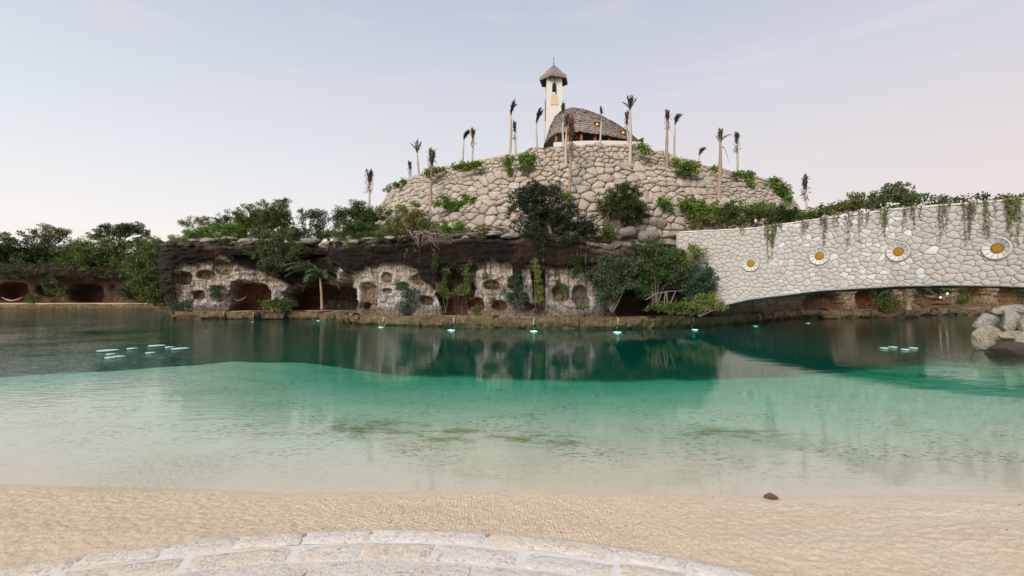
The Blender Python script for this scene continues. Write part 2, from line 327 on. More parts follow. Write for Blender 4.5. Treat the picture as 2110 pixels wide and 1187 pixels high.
# ================================================================== sand beach and pool bed (one sheet)
def shore(X): return 4.74+.10*np.clip(-X-2.5, 0, 3)*.6-.09*sstep(0, 2.5, X)+.05*fbm(X*.9, 0, 0, 3, 5)
def yedge(X): return np.interp(X, [-90, -15, -12, -9.5, -6, -.9, 2.8, 6.7, 11, 18, 24, 60], [11, 12, 13.5, 15.6, 16, 15.2, 14.5, 14.9, 16.3, 19.5, 24, 26])
PC, PR = (-.95, -2.6), 6.2
_rf = random.Random(12); FEET = []
def bed(X, Y):
    s = shore(X); e = yedge(X)+.45*fbm(X*.7, Y*.2, 0, 5, 9)
    up = .14*np.clip((s-Y)/1.15, 0, 1)+.02*np.clip((s-Y)-1.15, 0, 50)*.2
    t = np.clip((Y-s)/(e-s), 0, 1); dn = -(.60-.42*sstep(-3.0, -9.0, X+.1*(Y-12)))*t**1.15
    drop = -2.1*np.clip((Y-e)/(1.8+4.5*sstep(-8, -13, X)), 0, 1)**1.3-.5*sstep(1, 10, Y-e)
    z = np.where(Y < s, up, dn+drop)
    # raked, trodden sand
    r = sstep(.0, .035, z)
    gridp = np.sin((X+.03*fbm(X*3, Y*3, 0, 2, 3))*2*math.pi/.062+Y*6)*np.sin((Y-.15*X)*2*math.pi/.055+2*fbm(X*2, Y*2, 0, 2, 4))
    amt = sstep(-2.6, -1.2, X)*(1-sstep(.9, 2.2, X))
    z = z+r*(.013*gridp*amt+.003*fbm(X*9, Y*14, 0, 4, 6)+.009*fbm(X*24, Y*30, 0, 2, 16)+.006*fbm(X*2.5, Y*4, 0, 3, 8))+np.where(z < -.01, .006*fbm(X*3, Y*4, 0, 4, 12), 0)
    for (fx, fy, fa) in FEET:
        u_ = (X-fx)*math.cos(fa)+(Y-fy)*math.sin(fa); v_ = -(X-fx)*math.sin(fa)+(Y-fy)*math.cos(fa); q_ = np.sqrt((u_/.15)**2+(v_/.065)**2)
        z = z-.016*sstep(1.0, .55, q_)+.006*sstep(.35, 0, np.abs(q_-1.15))
    z = z-.03*sstep(5.5, 5.0, np.hypot(X-PC[0], Y-PC[1]))
    return z
xs = np.concatenate([np.linspace(-90, -14, 40), np.linspace(-13.5, -6.2, 60), np.linspace(-6.05, 6.05, 900), np.linspace(6.2, 20, 90), np.linspace(21, 90, 36)])
ys = np.concatenate([np.linspace(-40, 2, 14), np.linspace(2.6, 5.4, 210), np.linspace(5.45, 13, 110), np.linspace(13.05, 26, 180), np.linspace(27, 95, 36)])
XX, YY = np.meshgrid(xs, ys); ZZ = bed(XX, YY)
def grid_faces(nr, nc, flip=False):
    i = np.arange(nr-1)[:, None]*nc+np.arange(nc-1)[None, :]; i = i.ravel()
    f = np.stack([i, i+1, i+nc+1, i+nc], 1)
    return f[:, ::-1] if flip else f
mesh_obj('sand_beach', np.stack([XX, YY, ZZ], 2).reshape(-1, 3), grid_faces(len(ys), len(xs)), SAND, smooth=True, kind='structure')
MB().box((0, 55, -4), (300, 190, 8)).obj('water', WATER, kind='structure')

# ground sheet, land behind the banks, out to the horizon
m = MB()
def rect(x0, x1, y0, y1, z): m.add([(x0, y0, z), (x1, y0, z), (x1, y1, z), (x0, y1, z)], [(0, 1, 2, 3)])
rect(-3000, 3000, 84, 3000, 5.9); rect(-31.0, 18, 47.5, 84, 5.9); rect(-26, 9, 42, 47.5, 5.9); rect(18, 200, 60, 84, 5.9)
m.obj('ground', GROUND, kind='structure')
m = MB(); rect(-3000, 3000, -3000, -40, .2); rect(-3000, -149, -40, 84, .2); rect(149, 3000, -40, 84, .2); m.obj('far_ground', GROUND, kind='structure')

# ================================================================== cliffs
def arclen_path(pts, ds, smooth=.8):
    P = np.array(pts, float); d = np.hypot(*np.diff(P, axis=0).T); s = np.concatenate([[0], np.cumsum(d)])
    n = int(s[-1]/ds)+1; t = np.linspace(0, s[-1], n); Q = np.stack([np.interp(t, s, P[:, 0]), np.interp(t, s, P[:, 1])], 1)
    k = max(1, int(smooth/ds)); ker = np.hanning(2*k+3)[1:-1]; ker /= ker.sum()
    Qp = np.pad(Q, ((k, k), (0, 0)), mode='edge'); Q = np.stack([np.convolve(Qp[:, i], ker, 'valid') for i in (0, 1)], 1)
    T = np.gradient(Q, axis=0); T /= np.hypot(T[:, 0], T[:, 1])[:, None]; Nn = np.stack([-T[:, 1], T[:, 0]], 1)  # left of travel = away from the pool
    return t, Q, Nn
def pp(px, Y): return (Xof(px, Y), Y)
def interp(px, pts): a = np.array(pts, float); return np.interp(px, a[:, 0], a[:, 1])
def cliff(name, pts, ds, dz, ztop, shape, colour, zbot=-.6, back=6, smooth=.8, nback=10, parent=None, seed=0):
    t, Q, Nn = arclen_path(pts, ds, smooth)
    nz = int(7.5/dz); v = np.linspace(0, 1, nz)
    X0, Y0 = Q[:, 0][None, :], Q[:, 1][None, :]
    px = CX+F*X0/Y0; zt = ztop(px, X0, Y0)+.34*fbm(t*.7, 0, 0, 4, 11+seed)[None, :]
    Z = zbot+(zt-zbot)*v[:, None]; PY = HY-F*(Z-CH)/Y0; PX = px+0*Z
    S = t[None, :]+0*Z
    d = shape(PX, PY, S, Z, zt)
    col = colour(PX, PY, S, Z, zt, d)
    VX = X0+Nn[:, 0][None, :]*d; VY = Y0+Nn[:, 1][None, :]*d
    rows = [np.stack([VX, VY, Z], 2)]; cols = [col]
    last = rows[0][-1]; b = np.linspace(0, 1, nback+1)[1:]
    for q in b:
        x = last[:, 0]+Nn[:, 0]*q*back; y = last[:, 1]+Nn[:, 1]*q*back
        zz = last[:, 2]+.12*math.sin(min(1, q*6)*math.pi/2)+.15*fbm(x*.7, y*.7, 0, 4, 20)-q*.35
        rows.append(np.stack([x, y, zz], 1)[None]); c = np.array([.20, .16, .12])*(.8+.5*fbm(x*1.3, y*1.3, 0, 3, 3))[:, None]; cols.append(c[None])
    V = np.concatenate(rows, 0); C = np.clip(np.concatenate(cols, 0), 0, 1)
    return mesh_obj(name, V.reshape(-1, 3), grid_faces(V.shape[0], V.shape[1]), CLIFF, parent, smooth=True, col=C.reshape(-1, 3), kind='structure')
YB = [(300, 640), (366, 640), (368, 548), (400, 545), (440, 540), (480, 545), (520, 552), (545, 562), (600, 585), (660, 590), (690, 570), (706, 545), (718, 548), (730, 566), (745, 560), (765, 548), (815, 541), (850, 546), (870, 562), (884, 585), (903, 590), (907, 640), (966, 640), (970, 562), (985, 547), (1020, 541), (1058, 545), (1063, 585), (1078, 585), (1081, 550), (1095, 549), (1099, 620), (1122, 620), (1127, 552), (1160, 552), (1200, 558), (1222, 590), (1260, 592), (1320, 600), (1460, 600), (1500, 560), (1560, 540)]
# carved hollows: px, py, rx, ry, depth, squareness, interior colour
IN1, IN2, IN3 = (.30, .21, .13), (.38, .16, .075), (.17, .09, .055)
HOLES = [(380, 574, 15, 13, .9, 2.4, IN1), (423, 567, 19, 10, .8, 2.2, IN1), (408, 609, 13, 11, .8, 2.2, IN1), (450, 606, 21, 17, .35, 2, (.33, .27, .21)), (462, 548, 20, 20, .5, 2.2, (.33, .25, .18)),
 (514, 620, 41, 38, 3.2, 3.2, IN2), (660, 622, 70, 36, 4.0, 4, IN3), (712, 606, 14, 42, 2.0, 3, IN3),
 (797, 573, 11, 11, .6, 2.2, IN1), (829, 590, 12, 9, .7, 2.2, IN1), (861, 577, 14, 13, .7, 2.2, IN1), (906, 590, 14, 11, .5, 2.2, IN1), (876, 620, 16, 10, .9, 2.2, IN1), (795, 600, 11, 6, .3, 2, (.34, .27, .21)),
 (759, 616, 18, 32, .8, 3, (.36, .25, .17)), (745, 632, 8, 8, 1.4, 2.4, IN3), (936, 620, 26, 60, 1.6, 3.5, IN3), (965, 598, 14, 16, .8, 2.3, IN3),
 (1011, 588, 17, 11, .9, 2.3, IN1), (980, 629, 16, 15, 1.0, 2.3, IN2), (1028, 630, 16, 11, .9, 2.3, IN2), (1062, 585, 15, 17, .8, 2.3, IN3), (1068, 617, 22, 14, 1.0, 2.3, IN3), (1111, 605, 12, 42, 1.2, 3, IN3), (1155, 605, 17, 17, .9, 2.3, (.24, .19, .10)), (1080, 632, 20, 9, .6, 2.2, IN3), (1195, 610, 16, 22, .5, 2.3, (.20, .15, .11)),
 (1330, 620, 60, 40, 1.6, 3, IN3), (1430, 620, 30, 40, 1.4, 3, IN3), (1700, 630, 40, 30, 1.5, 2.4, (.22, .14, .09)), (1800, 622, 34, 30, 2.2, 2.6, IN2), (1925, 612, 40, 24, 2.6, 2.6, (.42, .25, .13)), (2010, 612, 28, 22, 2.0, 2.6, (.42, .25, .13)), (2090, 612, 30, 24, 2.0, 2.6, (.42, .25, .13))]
def shape_main(PX, PY, S, Z, zt):
    nz = fbm(S*.45, Z*.45, 0, 4, 1); nf = fbm(S*2.2, Z*3.2, 0, 4, 2); strata = fbm(S*.25, Z*3.5, 0, 3, 3)
    yb = interp(PX, YB)+5*fbm(S*1.2, 0, 0, 3, 8)
    ov = sstep(-2, 5, yb-PY)
    side = sstep(1, 9, S-16)          # nothing carved on the hidden return wall
    d = .30*nz+.20*nf+.16*strata+.09*fbm(S*5, Z*7, 0, 4, 14)
    d = d-.75*ov*sstep(640, 580, PY)*(1+.3*nz)
    tp = (zt-Z); d = d+.55*sstep(.75, .15, tp)*(.6+.6*strata)+.28*sstep(.9, .75, tp)*(np.floor(tp/.28+.5*nz) % 2)
    for (cx, cy, rx, ry, dp, pw, cc) in HOLES:
        r = (np.abs((PX-cx)/rx)**pw+np.abs((PY-cy)/ry)**pw)**(1/pw)
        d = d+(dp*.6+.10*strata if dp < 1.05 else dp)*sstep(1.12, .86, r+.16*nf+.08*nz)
    d = d-.5*sstep(1.2, .7, Z)*(.6+.5*nf)*sstep(0, 1, S)*.5
    return d
def mixc(a, b, t): return a*(1-t[..., None])+np.array(b)*t[..., None]
def colour_main(PX, PY, S, Z, zt, d):
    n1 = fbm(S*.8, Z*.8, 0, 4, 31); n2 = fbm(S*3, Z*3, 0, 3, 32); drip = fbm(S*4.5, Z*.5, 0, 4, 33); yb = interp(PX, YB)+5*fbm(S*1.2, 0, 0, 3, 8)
    C = np.zeros(PX.shape+(3,))+np.array([.80, .69, .59])
    low = sstep(575, 620, PY); C = mixc(C, (.72, .68, .67), low*.8)
    C = mixc(C, (.50, .35, .23), sstep(.05, .45, n1)*.7)
    blk = sstep(.10, .42, drip+.25*n2); C = mixc(C, (.10, .085, .075), blk*.75*sstep(yb+90, yb+10, PY))
    C = mixc(C, (.13, .11, .10), sstep(.12, .35, n2+.5*drip)*low*.65)
    wh = sstep(.15, .4, -drip); C = mixc(C, (.80, .76, .73), wh*.65*low+wh*.25)
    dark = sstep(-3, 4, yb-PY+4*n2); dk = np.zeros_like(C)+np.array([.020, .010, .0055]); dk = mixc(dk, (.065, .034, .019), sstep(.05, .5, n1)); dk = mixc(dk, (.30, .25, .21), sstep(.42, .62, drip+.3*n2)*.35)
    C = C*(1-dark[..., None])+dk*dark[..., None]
    C = mixc(C, (.19, .135, .09), sstep(1215, 1235, PX)*.75*(.7+.4*n1))
    C = mixc(C, (.05, .035, .028), sstep(368, 360, PX))
    C = mixc(C, (.36, .31, .26), sstep(.75, .2, zt-Z+.25*n2)*sstep(-.5, .2, n1)*.8)
    C = mixc(C, (.46, .33, .22), sstep(1560, 1640, PX)*.8)
    nf = fbm(S*2.2, Z*3.2, 0, 4, 2); nz = fbm(S*.45, Z*.45, 0, 4, 1)
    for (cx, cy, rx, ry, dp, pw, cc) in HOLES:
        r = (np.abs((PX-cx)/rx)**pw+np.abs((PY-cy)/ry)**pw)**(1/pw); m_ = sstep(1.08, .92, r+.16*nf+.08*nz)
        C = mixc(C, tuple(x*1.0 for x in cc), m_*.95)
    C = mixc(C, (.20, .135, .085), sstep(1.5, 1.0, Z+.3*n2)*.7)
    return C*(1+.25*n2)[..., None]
MAINPATH = [(-31.9, 62), pp(345, 42.6), pp(420, 43), pp(560, 44), pp(640, 44.5), pp(690, 42.5), pp(708, 38), pp(728, 35.2), pp(765, 34.6), pp(930, 32.3), pp(1100, 31.0), pp(1230, 30.5), pp(1290, 30.8), pp(1450, 33.5), pp(1560, 39), pp(1640, 45.5), pp(1760, 46.5), pp(1880, 47.5), pp(1900, 55), pp(2110, 57), pp(2500, 50)]
YT = [(345, 502), (380, 492), (430, 486), (480, 489), (520, 491), (600, 494), (650, 498), (700, 500), (735, 494), (800, 488), (900, 485), (1000, 479), (1060, 483), (1150, 488), (1230, 497), (1320, 505), (1450, 505)]
def zt_main(px, X0, Y0):
    z = CH+(HY-interp(px, YT))/F*Y0; return np.where(Y0 > 46.2, 6.6, np.clip(z, 5.4, 7.2))
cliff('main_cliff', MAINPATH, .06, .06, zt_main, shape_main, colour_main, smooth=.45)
# far bank on the left
FH = [(25, 604, 32, 22, 3, 3, (.16, .06, .03)), (178, 605, 35, 20, 3, 2.8, (.13, .065, .035)), (96, 598, 20, 16, 1.6, 2.4, (.10, .05, .03)), (232, 594, 8, 8, .8, 2.2, IN3), (285, 606, 22, 16, 2, 3, IN3), (-60, 604, 30, 20, 3, 3, IN2)]
def shape_far(PX, PY, S, Z, zt):
    nf = fbm(S*1.2, Z*1.8, 0, 4, 42); d = .5*fbm(S*.3, Z*.3, 0, 3, 41)+.2*nf-.9*sstep(577, 570, PY+3*nf)+.5*sstep(.6, .1, zt-Z)
    for (cx, cy, rx, ry, dp, pw, cc) in FH:
        r = (np.abs((PX-cx)/rx)**pw+np.abs((PY-cy)/ry)**pw)**(1/pw); d = d+dp*sstep(1.12, .86, r+.12*nf)
    return d
def colour_far(PX, PY, S, Z, zt, d):
    n1 = fbm(S*.5, Z*.7, 0, 4, 51); n2 = fbm(S*2, Z*2, 0, 3, 52); nf = fbm(S*1.2, Z*1.8, 0, 4, 42)
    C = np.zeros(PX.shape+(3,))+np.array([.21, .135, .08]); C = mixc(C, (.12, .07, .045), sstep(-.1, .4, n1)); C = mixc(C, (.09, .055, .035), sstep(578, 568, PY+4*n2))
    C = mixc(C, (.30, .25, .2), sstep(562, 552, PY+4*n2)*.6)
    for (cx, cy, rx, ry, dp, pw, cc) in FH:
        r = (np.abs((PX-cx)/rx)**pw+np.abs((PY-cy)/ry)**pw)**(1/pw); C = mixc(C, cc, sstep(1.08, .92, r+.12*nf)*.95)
    return C*(1+.25*n2)[..., None]
cliff('far_left_cliff', [(-120, 74), pp(0, 82), pp(200, 82), pp(340, 80), (-32, 62), (-30, 58)], .16, .12, lambda px, X, Y: 7.1+.5*fbm(X*.35, Y*.2, 0, 4, 45), shape_far, colour_far, smooth=1.0, back=8)

# ================================================================== ledge with its blocks
LPATH = [(-32.9, 62), pp(347, 41.2), pp(520, 41.8), pp(560, 43.4), pp(640, 41), pp(700, 36.6), pp(715, 35), pp(740, 33.9), pp(930, 30.7), pp(1100, 29.2), pp(1270, 28.5), pp(1430, 31.2), pp(1560, 36.6), pp(1640, 43.5), pp(1700, 44.3), pp(1890, 44.6), pp(1896, 50), pp(2110, 52.5), pp(2500, 46)]
lt, LQ, LN = arclen_path(LPATH, .1, .4)
ledge = empty('rock_ledge', (0, 30, 0)); tag(ledge, kind='structure')
lpx = CX+F*LQ[:, 0]/LQ[:, 1]
def s_at(px_, lo=0):
    k = np.where((lpx >= px_) & (lt > lo))[0]; return lt[k[0]]
cuts = [0, s_at(346, 15)] + [s_at(p, 17) for p in (398, 462, 522, 548, 600, 655, 700, 742, 790, 862, 935, 1016, 1098, 1190, 1272, 1348, 1425, 1500, 1562, 1640, 1690, 1722, 1775, 1830, 1885, 1930, 1975, 2030, 2085, 2150)] + [lt[-1]]
cc_ = [cuts[0]]; rc = random.Random(4)
for c0_, c1_ in zip(cuts, cuts[1:]):
    rub = (s_at(548, 17) <= c0_ < s_at(735, 17)) or (s_at(1560, 17) <= c0_ < s_at(1975, 17))
    x_ = c0_
    while rub and c1_-x_ > 1.3: x_ += rc.uniform(.6, 1.1); cc_.append(x_)
    if c1_-cc_[-1] < .25 and len(cc_) > 1: cc_.pop()
    cc_.append(c1_)
JT = {round(s_at(p, 17), 3) for p in (522, 790, 935, 1098, 1272, 1425, 1562, 462)}
cuts = cc_
def ztl(s): return .74+.05*vnoise(s*.5, 0, 0, 77)
for i in range(len(cuts)-1):
    a, b = cuts[i]+.012, cuts[i+1]-.012
    if b-a < .2: continue
    ns = max(6, min(110, int((b-a)/.09))); s = np.linspace(a, b, ns)
    x = np.interp(s, lt, LQ[:, 0]); y = np.interp(s, lt, LQ[:, 1]); nx = np.interp(s, lt, LN[:, 0]); ny = np.interp(s, lt, LN[:, 1])
    top = .72+.10*random.uniform(-1, 1)
    prof = [(1.2, -.02), (.5, .0), (.14, .0), (.03, -.04), (-.03, -.14), (-.05, -.28), (-.02, -.42), (.04, -.54), (.16, -.62), (.30, -.70), (.35, -1.2), (1.2, -1.25)]
    V = []
    for (dd, zz) in prof:
        dn = dd+(.26*fbm(s*1.7, zz*3+i*3.3, 0, 5, 60) if dd < 1 else 0)+.16*fbm(s*4, zz*6+i, 0, 4, 61)*(dd < 1); zn = top+zz+(.12*fbm(s*2.2, dd*3, i, 4, 62) if zz > -.6 else 0)
        V.append(np.stack([x+nx*dn, y+ny*dn, zn+0*s], 1))
    V = np.array(V); f = grid_faces(len(prof), ns, True).tolist()
    f += [[k*ns for k in range(len(prof))][::1], [k*ns+ns-1 for k in range(len(prof))][::-1]]
    mesh_obj('block', V.reshape(-1, 3), f, LEDGE, ledge, smooth=True, origin=V.reshape(-1, 3).mean(0))
    if round(float(cuts[i+1]), 3) in JT: # pale mortar joint where two blocks meet
        j = MB(); xj, yj, nxj, nyj = [np.interp(cuts[i+1], lt, q) for q in (LQ[:, 0], LQ[:, 1], LN[:, 0], LN[:, 1])]
        tx, ty = nyj, -nxj
        pts = [(xj+nxj*d_-0, yj+nyj*d_, top+z_) for d_, z_ in ((.2, -.05), (.02, -.03), (-.09, -.14), (-.10, -.4), (.0, -.62), (.25, -.8))]
        j.tube(pts, [.03, .05, .06, .055, .07, .05], 6); j.obj('mortar_joint', LEDGEJ, ledge, smooth=True, origin=pts[1])
# path surface behind the blocks, running into the caves
s = lt[::4]; Q_, N_ = LQ[::4], LN[::4]
V = np.array([np.stack([Q_[:, 0]+N_[:, 0]*d_, Q_[:, 1]+N_[:, 1]*d_, .665+.03*fbm(s, d_, 0, 3, 70)+.02*d_*0], 1) for d_ in (.45, .9, 1.5, 2.5, 4, 6, 8)])
mesh_obj('ledge_path', V.reshape(-1, 3), grid_faces(7, len(s), True), LEDGETOP, smooth=True, kind='structure')
# far left ledge
m = MB(); fl = thing('far_ledge', 'low brown stone ledge edging the water along the far left bank', 'ledge', (-60, 78, 0)); tag(fl, kind='structure')
for i in range(22):
    px0 = -120+i*21+7*math.sin(i*2.1); y0 = 78.6; x0, x1 = Xof(px0, y0)+.02, Xof(-120+(i+1)*21+7*math.sin((i+1)*2.1), y0)-.02; h_ = .80+.05*random.uniform(-1, 1)
    nn = 9; g_ = np.linspace(x0, x1, nn); prof = [(3, 0), (.3, 0), (0, -.15), (-.05, -.5), (.1, -.85), (.3, -1.2)]
    V = np.array([np.stack([g_, y0+0*g_+dd+.15*fbm(g_*1.5, zz*3, 0, 3, 80), h_+zz+.05*fbm(g_, zz, 0, 2, 81)], 1) for dd, zz in prof])
    mesh_obj('block', V.reshape(-1, 3), grid_faces(len(prof), nn, True), LEDGE, fl, smooth=True, origin=V.reshape(-1, 3).mean(0))
MB().box((-80, 83, .5), (120, 8, .9)).obj('far_path', LEDGETOP, kind='structure')
# ================================================================== stones by Voronoi cells
def clip(poly, px_, py_, nx_, ny_):
    out = []; n = len(poly)
    for i in range(n):
        a, b = poly[i], poly[(i+1) % n]; da = (a[0]-px_)*nx_+(a[1]-py_)*ny_; db = (b[0]-px_)*nx_+(b[1]-py_)*ny_
        if da <= 0: out.append(a)
        if (da < 0 < db) or (db < 0 < da):
            t = da/(da-db); out.append((a[0]+(b[0]-a[0])*t, a[1]+(b[1]-a[1])*t))
    return out
def cells(u0, u1, v0, v1, du, dv, jit=.38, rng=random, vlo=None, vhi=None, sizevar=0):
    pts = []; nv = max(1, round((v1-v0)/dv)); nu = max(1, round((u1-u0)/du))
    for j in range(nv):
        for i in range(nu):
            if rng.random() < sizevar: continue
            pts.append((u0+(i+.5+(j % 2)*.5*.8-.2+rng.uniform(-jit, jit))*(u1-u0)/nu, v0+(j+.5+rng.uniform(-jit, jit))*(v1-v0)/nv))
    res = []; asp = du/dv
    for k, (x, y) in enumerate(pts):
        poly = [(max(u0, x-2.2*du), max(v0, y-2.2*dv)), (min(u1, x+2.2*du), max(v0, y-2.2*dv)), (min(u1, x+2.2*du), min(v1, y+2.2*dv)), (max(u0, x-2.2*du), min(v1, y+2.2*dv))]
        for q, (a, b) in enumerate(pts):
            if q == k or abs(a-x) > 4*du or abs(b-y) > 4*dv: continue
            poly = clip(poly, (a+x)/2, (b+y)/2, (a-x)/asp, (b-y)*asp) if False else clip(poly, (a+x)/2, (b+y)/2, a-x, (b-y)*asp*asp)
            if len(poly) < 3: break
        if len(poly) >= 3: res.append(((x, y), poly))
    return res
def shrink(poly, g):
    cx = sum(p[0] for p in poly)/len(poly); cy = sum(p[1] for p in poly)/len(poly); out = []
    for x, y in poly:
        d = math.hypot(x-cx, y-cy); k = max(.3, 1-g/max(d, 1e-6)); out.append((cx+(x-cx)*k, cy+(y-cy)*k))
    return out
def dedupe(poly, eps):
    out = []
    for p in poly:
        if not out or math.hypot(p[0]-out[-1][0], p[1]-out[-1][1]) > eps: out.append(p)
    if len(out) > 3 and math.hypot(out[0][0]-out[-1][0], out[0][1]-out[-1][1]) < eps: out.pop()
    return out
def chaikin(poly, k=.27):
    out = []
    for i in range(len(poly)):
        a, b = poly[i], poly[(i+1) % len(poly)]; out += [(a[0]+(b[0]-a[0])*k, a[1]+(b[1]-a[1])*k), (b[0]+(a[0]-b[0])*k, b[1]+(a[1]-b[1])*k)]
    return out
def stone_geo(poly, f, gap, proud, inset, rnd_=.3, base=-.12, round_=True, smoothround=.27):
    """ring stack: foot, shoulder, inner top, apex fan"""
    P = dedupe(poly, gap); 
    if len(P) < 3: return None
    P = shrink(P, gap)
    if round_: P = chaikin(P, smoothround)
    P = [(x+random.uniform(-1, 1)*gap*.7, y+random.uniform(-1, 1)*gap*.7) for x, y in P]
    n = len(P); cx = sum(p[0] for p in P)/n; cy = sum(p[1] for p in P)/n
    def ring(k, d, w): return [f(cx+(x-cx)*k*(1+w*random.uniform(-1, 1)), cy+(y-cy)*k*(1+w*random.uniform(-1, 1)), d*(1+.5*w*random.uniform(-1, 1))) for x, y in P]
    tu, tv = random.uniform(-rnd_, rnd_), random.uniform(-rnd_, rnd_)
    R = [ring(1, base, 0), ring(.99, proud*.35, .05)]
    k = 1-inset
    R.append([f(cx+(x-cx)*k, cy+(y-cy)*k, proud*(1+tu*(x-cx)+tv*(y-cy)+rnd_*.5*random.uniform(-1, 1))) for x, y in P])
    vs = [v for r in R for v in r]+[f(cx, cy, proud*(1.0+rnd_*random.uniform(-.2, .5)))]
    fs = []
    for i in range(2):
        for q in range(n): fs.append((i*n+q, i*n+(q+1) % n, (i+1)*n+(q+1) % n, (i+1)*n+q))
    fs += [(2*n+q, 2*n+(q+1) % n, 3*n) for q in range(n)]
    return vs, fs
def add_stones(parent, cl, f, mat_, gap, proud, inset, visible, limit=300, name='stone', **kw):
    g = []
    for c, poly in cl:
        r = stone_geo(poly, f, gap*random.uniform(.7, 1.3), proud*random.uniform(.6, 1.35), inset, **kw)
        if r: g.append((visible(c, poly), c, r))
    g.sort(key=lambda t: -t[0])
    for k, (w, c, (vs, fs)) in enumerate(g[:limit]):
        mesh_obj(name, vs, fs, mat_, parent, smooth=True, origin=np.mean([tuple(v) for v in vs], 0))
    rest = g[limit:]
    if rest:
        m = MB()
        for w, c, (vs, fs) in rest: m.add(vs, fs)
        m.obj(name, mat_, parent, smooth=True, kind='stuff')
def poly_area(p): return abs(sum(p[i][0]*p[(i+1) % len(p)][1]-p[(i+1) % len(p)][0]*p[i][1] for i in range(len(p))))/2

# ================================================================== the hill and its three walls
HC = (8.25, 61.4); FA = math.atan2(-HC[1], -HC[0])
def rdrop(t):
    """the rim is highest under the chapel and falls away to both sides"""
    return float(np.interp(math.degrees(t), [-95, -67, -40, -21, -8, 3, 12, 22, 29, 53, 90], [.7, .6, .62, .64, .2, 0, .2, 1.05, 1.5, 1.6, 1.6]))
def hill_wall(name, label, r0, z0, r1, z1, du, dv, gap, proud, seed, a=1.22, dlo=0, dhi=0):
    """u = angle*R measured from the side that faces the viewer, v = height"""
    rs = random.Random(seed); rm = (r0+r1)/2
    w = thing(name, label, 'retaining wall', (HC[0], HC[1], z0))
    def f(u, v, d):
        t = FA+u/rm; h = (v-z0)/(z1-z0); r = r0+(r1-r0)*h+d
        return (HC[0]+r*math.cos(t), HC[1]+r*math.sin(t), v-rdrop(u/rm)*(dlo+(dhi-dlo)*h))
    cl = cells(-a*rm, a*rm, z0, z1, du, dv, .5, rs, sizevar=.24)
    cl = [(c, [(x, y+(.16*math.sin(x*2.3+seed)+.12*rs.uniform(-1, 1) if y > z1-.05 else 0)) for x, y in p]) for c, p in cl]
    random.seed(seed)
    add_stones(w, cl, f, HILL, gap, proud, .24, lambda c, p: poly_area(p)*math.cos(c[0]/rm), rnd_=.55, base=-.15, smoothround=.17)
    # core behind the stones, closed all the way round
    n = 96; vs = []; ta = [2*math.pi*k/n for k in range(n)]; wr = lambda t: (t-FA+math.pi) % (2*math.pi)-math.pi
    for z_, r_, dd in ((z0-1.5, r0-.02, dlo), (z1-.12, r1-.02, dhi), (z1-.12, r1-3, dhi)):
        vs += [(HC[0]+r_*math.cos(t), HC[1]+r_*math.sin(t), z_-rdrop(wr(t))*dd) for t in ta]
    fs = [(i*n+k, i*n+(k+1) % n, (i+1)*n+(k+1) % n, (i+1)*n+k) for i in range(2) for k in range(n)]
    mesh_obj('mortar_core', vs, fs, JOINT, w)
    return w
hill_wall('upper_hill_wall', 'topmost ring of small pale boulders under the thatched chapel', 24.5, 12.5, 24.0, 14.5, .49, .36, .02, .14, 3, dlo=.6, dhi=1)
hill_wall('middle_hill_wall', 'tall middle ring of big pale boulders round the hill', 26.2, 9.3, 25.0, 12.6, 0.66, .47, .022, .18, 4, dhi=.6)
hill_wall('lower_hill_wall', 'lowest ring of boulders at the foot of the hill behind the cliff top trees', 28.4, 5.7, 27.4, 9.5, 0.72, .52, .027, .20, 5)
# hill fill
n = 96; V = []
wr = lambda t: (t-FA+math.pi) % (2*math.pi)-math.pi
for z_, r_, dd in ((5, 28.0, 0), (9.35, 27.3, 0), (9.45, 25.6, 0), (12.35, 24.9, .6), (12.5, 24.2, .6), (14.3, 23.9, 1), (14.5, 22, 1), (15.6, 17, 0), (15.7, .01, 0)):
    V += [(HC[0]+r_*math.cos(2*math.pi*k/n), HC[1]+r_*math.sin(2*math.pi*k/n), z_-.03-dd*rdrop(wr(2*math.pi*k/n))) for k in range(n)]
mesh_obj('hill', V, [(i*n+k, i*n+(k+1) % n, (i+1)*n+(k+1) % n, (i+1)*n+k) for i in range(8) for k in range(n)], GROUND, kind='structure')
exec_marker = None

# ================================================================== chapel and bell tower
YC = 47.0
ridge = [(1120, 301), (1125, 287), (1133, 262), (1143, 240), (1158, 227), (1180, 221.5), (1205, 226), (1240, 239), (1270, 255), (1296, 273), (1321, 294)]
eave = [(1120, 301), (1127, 291), (1136, 280), (1147, 274), (1163, 271), (1188, 270.5), (1214, 273), (1245, 277), (1272, 283), (1297, 288.5), (1321, 295)]
chap = thing('thatched_chapel', 'chapel with a big shell-shaped thatched roof on top of the hill', 'chapel', (Xof(1220, YC), YC, 15.6))
def roof_pt(u, v, out=0, side=1):
    q = u*(len(ridge)-1); a = np.array([np.interp(q, range(len(ridge)), [p[i] for p in ridge]) for i in (0, 1)]); e = np.array([np.interp(q, range(len(eave)), [p[i] for p in eave]) for i in (0, 1)])
    sy = math.sin(math.pi*min(1, max(0, u)))**.75
    R = at(a[0], a[1], YC); Ye = YC-3.9*sy; E = at(e[0], e[1], Ye)
    if side < 0: E = Vector((E.x, YC+3.9*sy, E.z))
    M = (R+E)/2+Vector((0, -side*1.0*sy, .9*sy*(.4+u*.3)))
    p = R*(1-v)**2+M*2*v*(1-v)+E*v*v
    nrm = Vector((0, -side*.8, .6)); return p+nrm*out
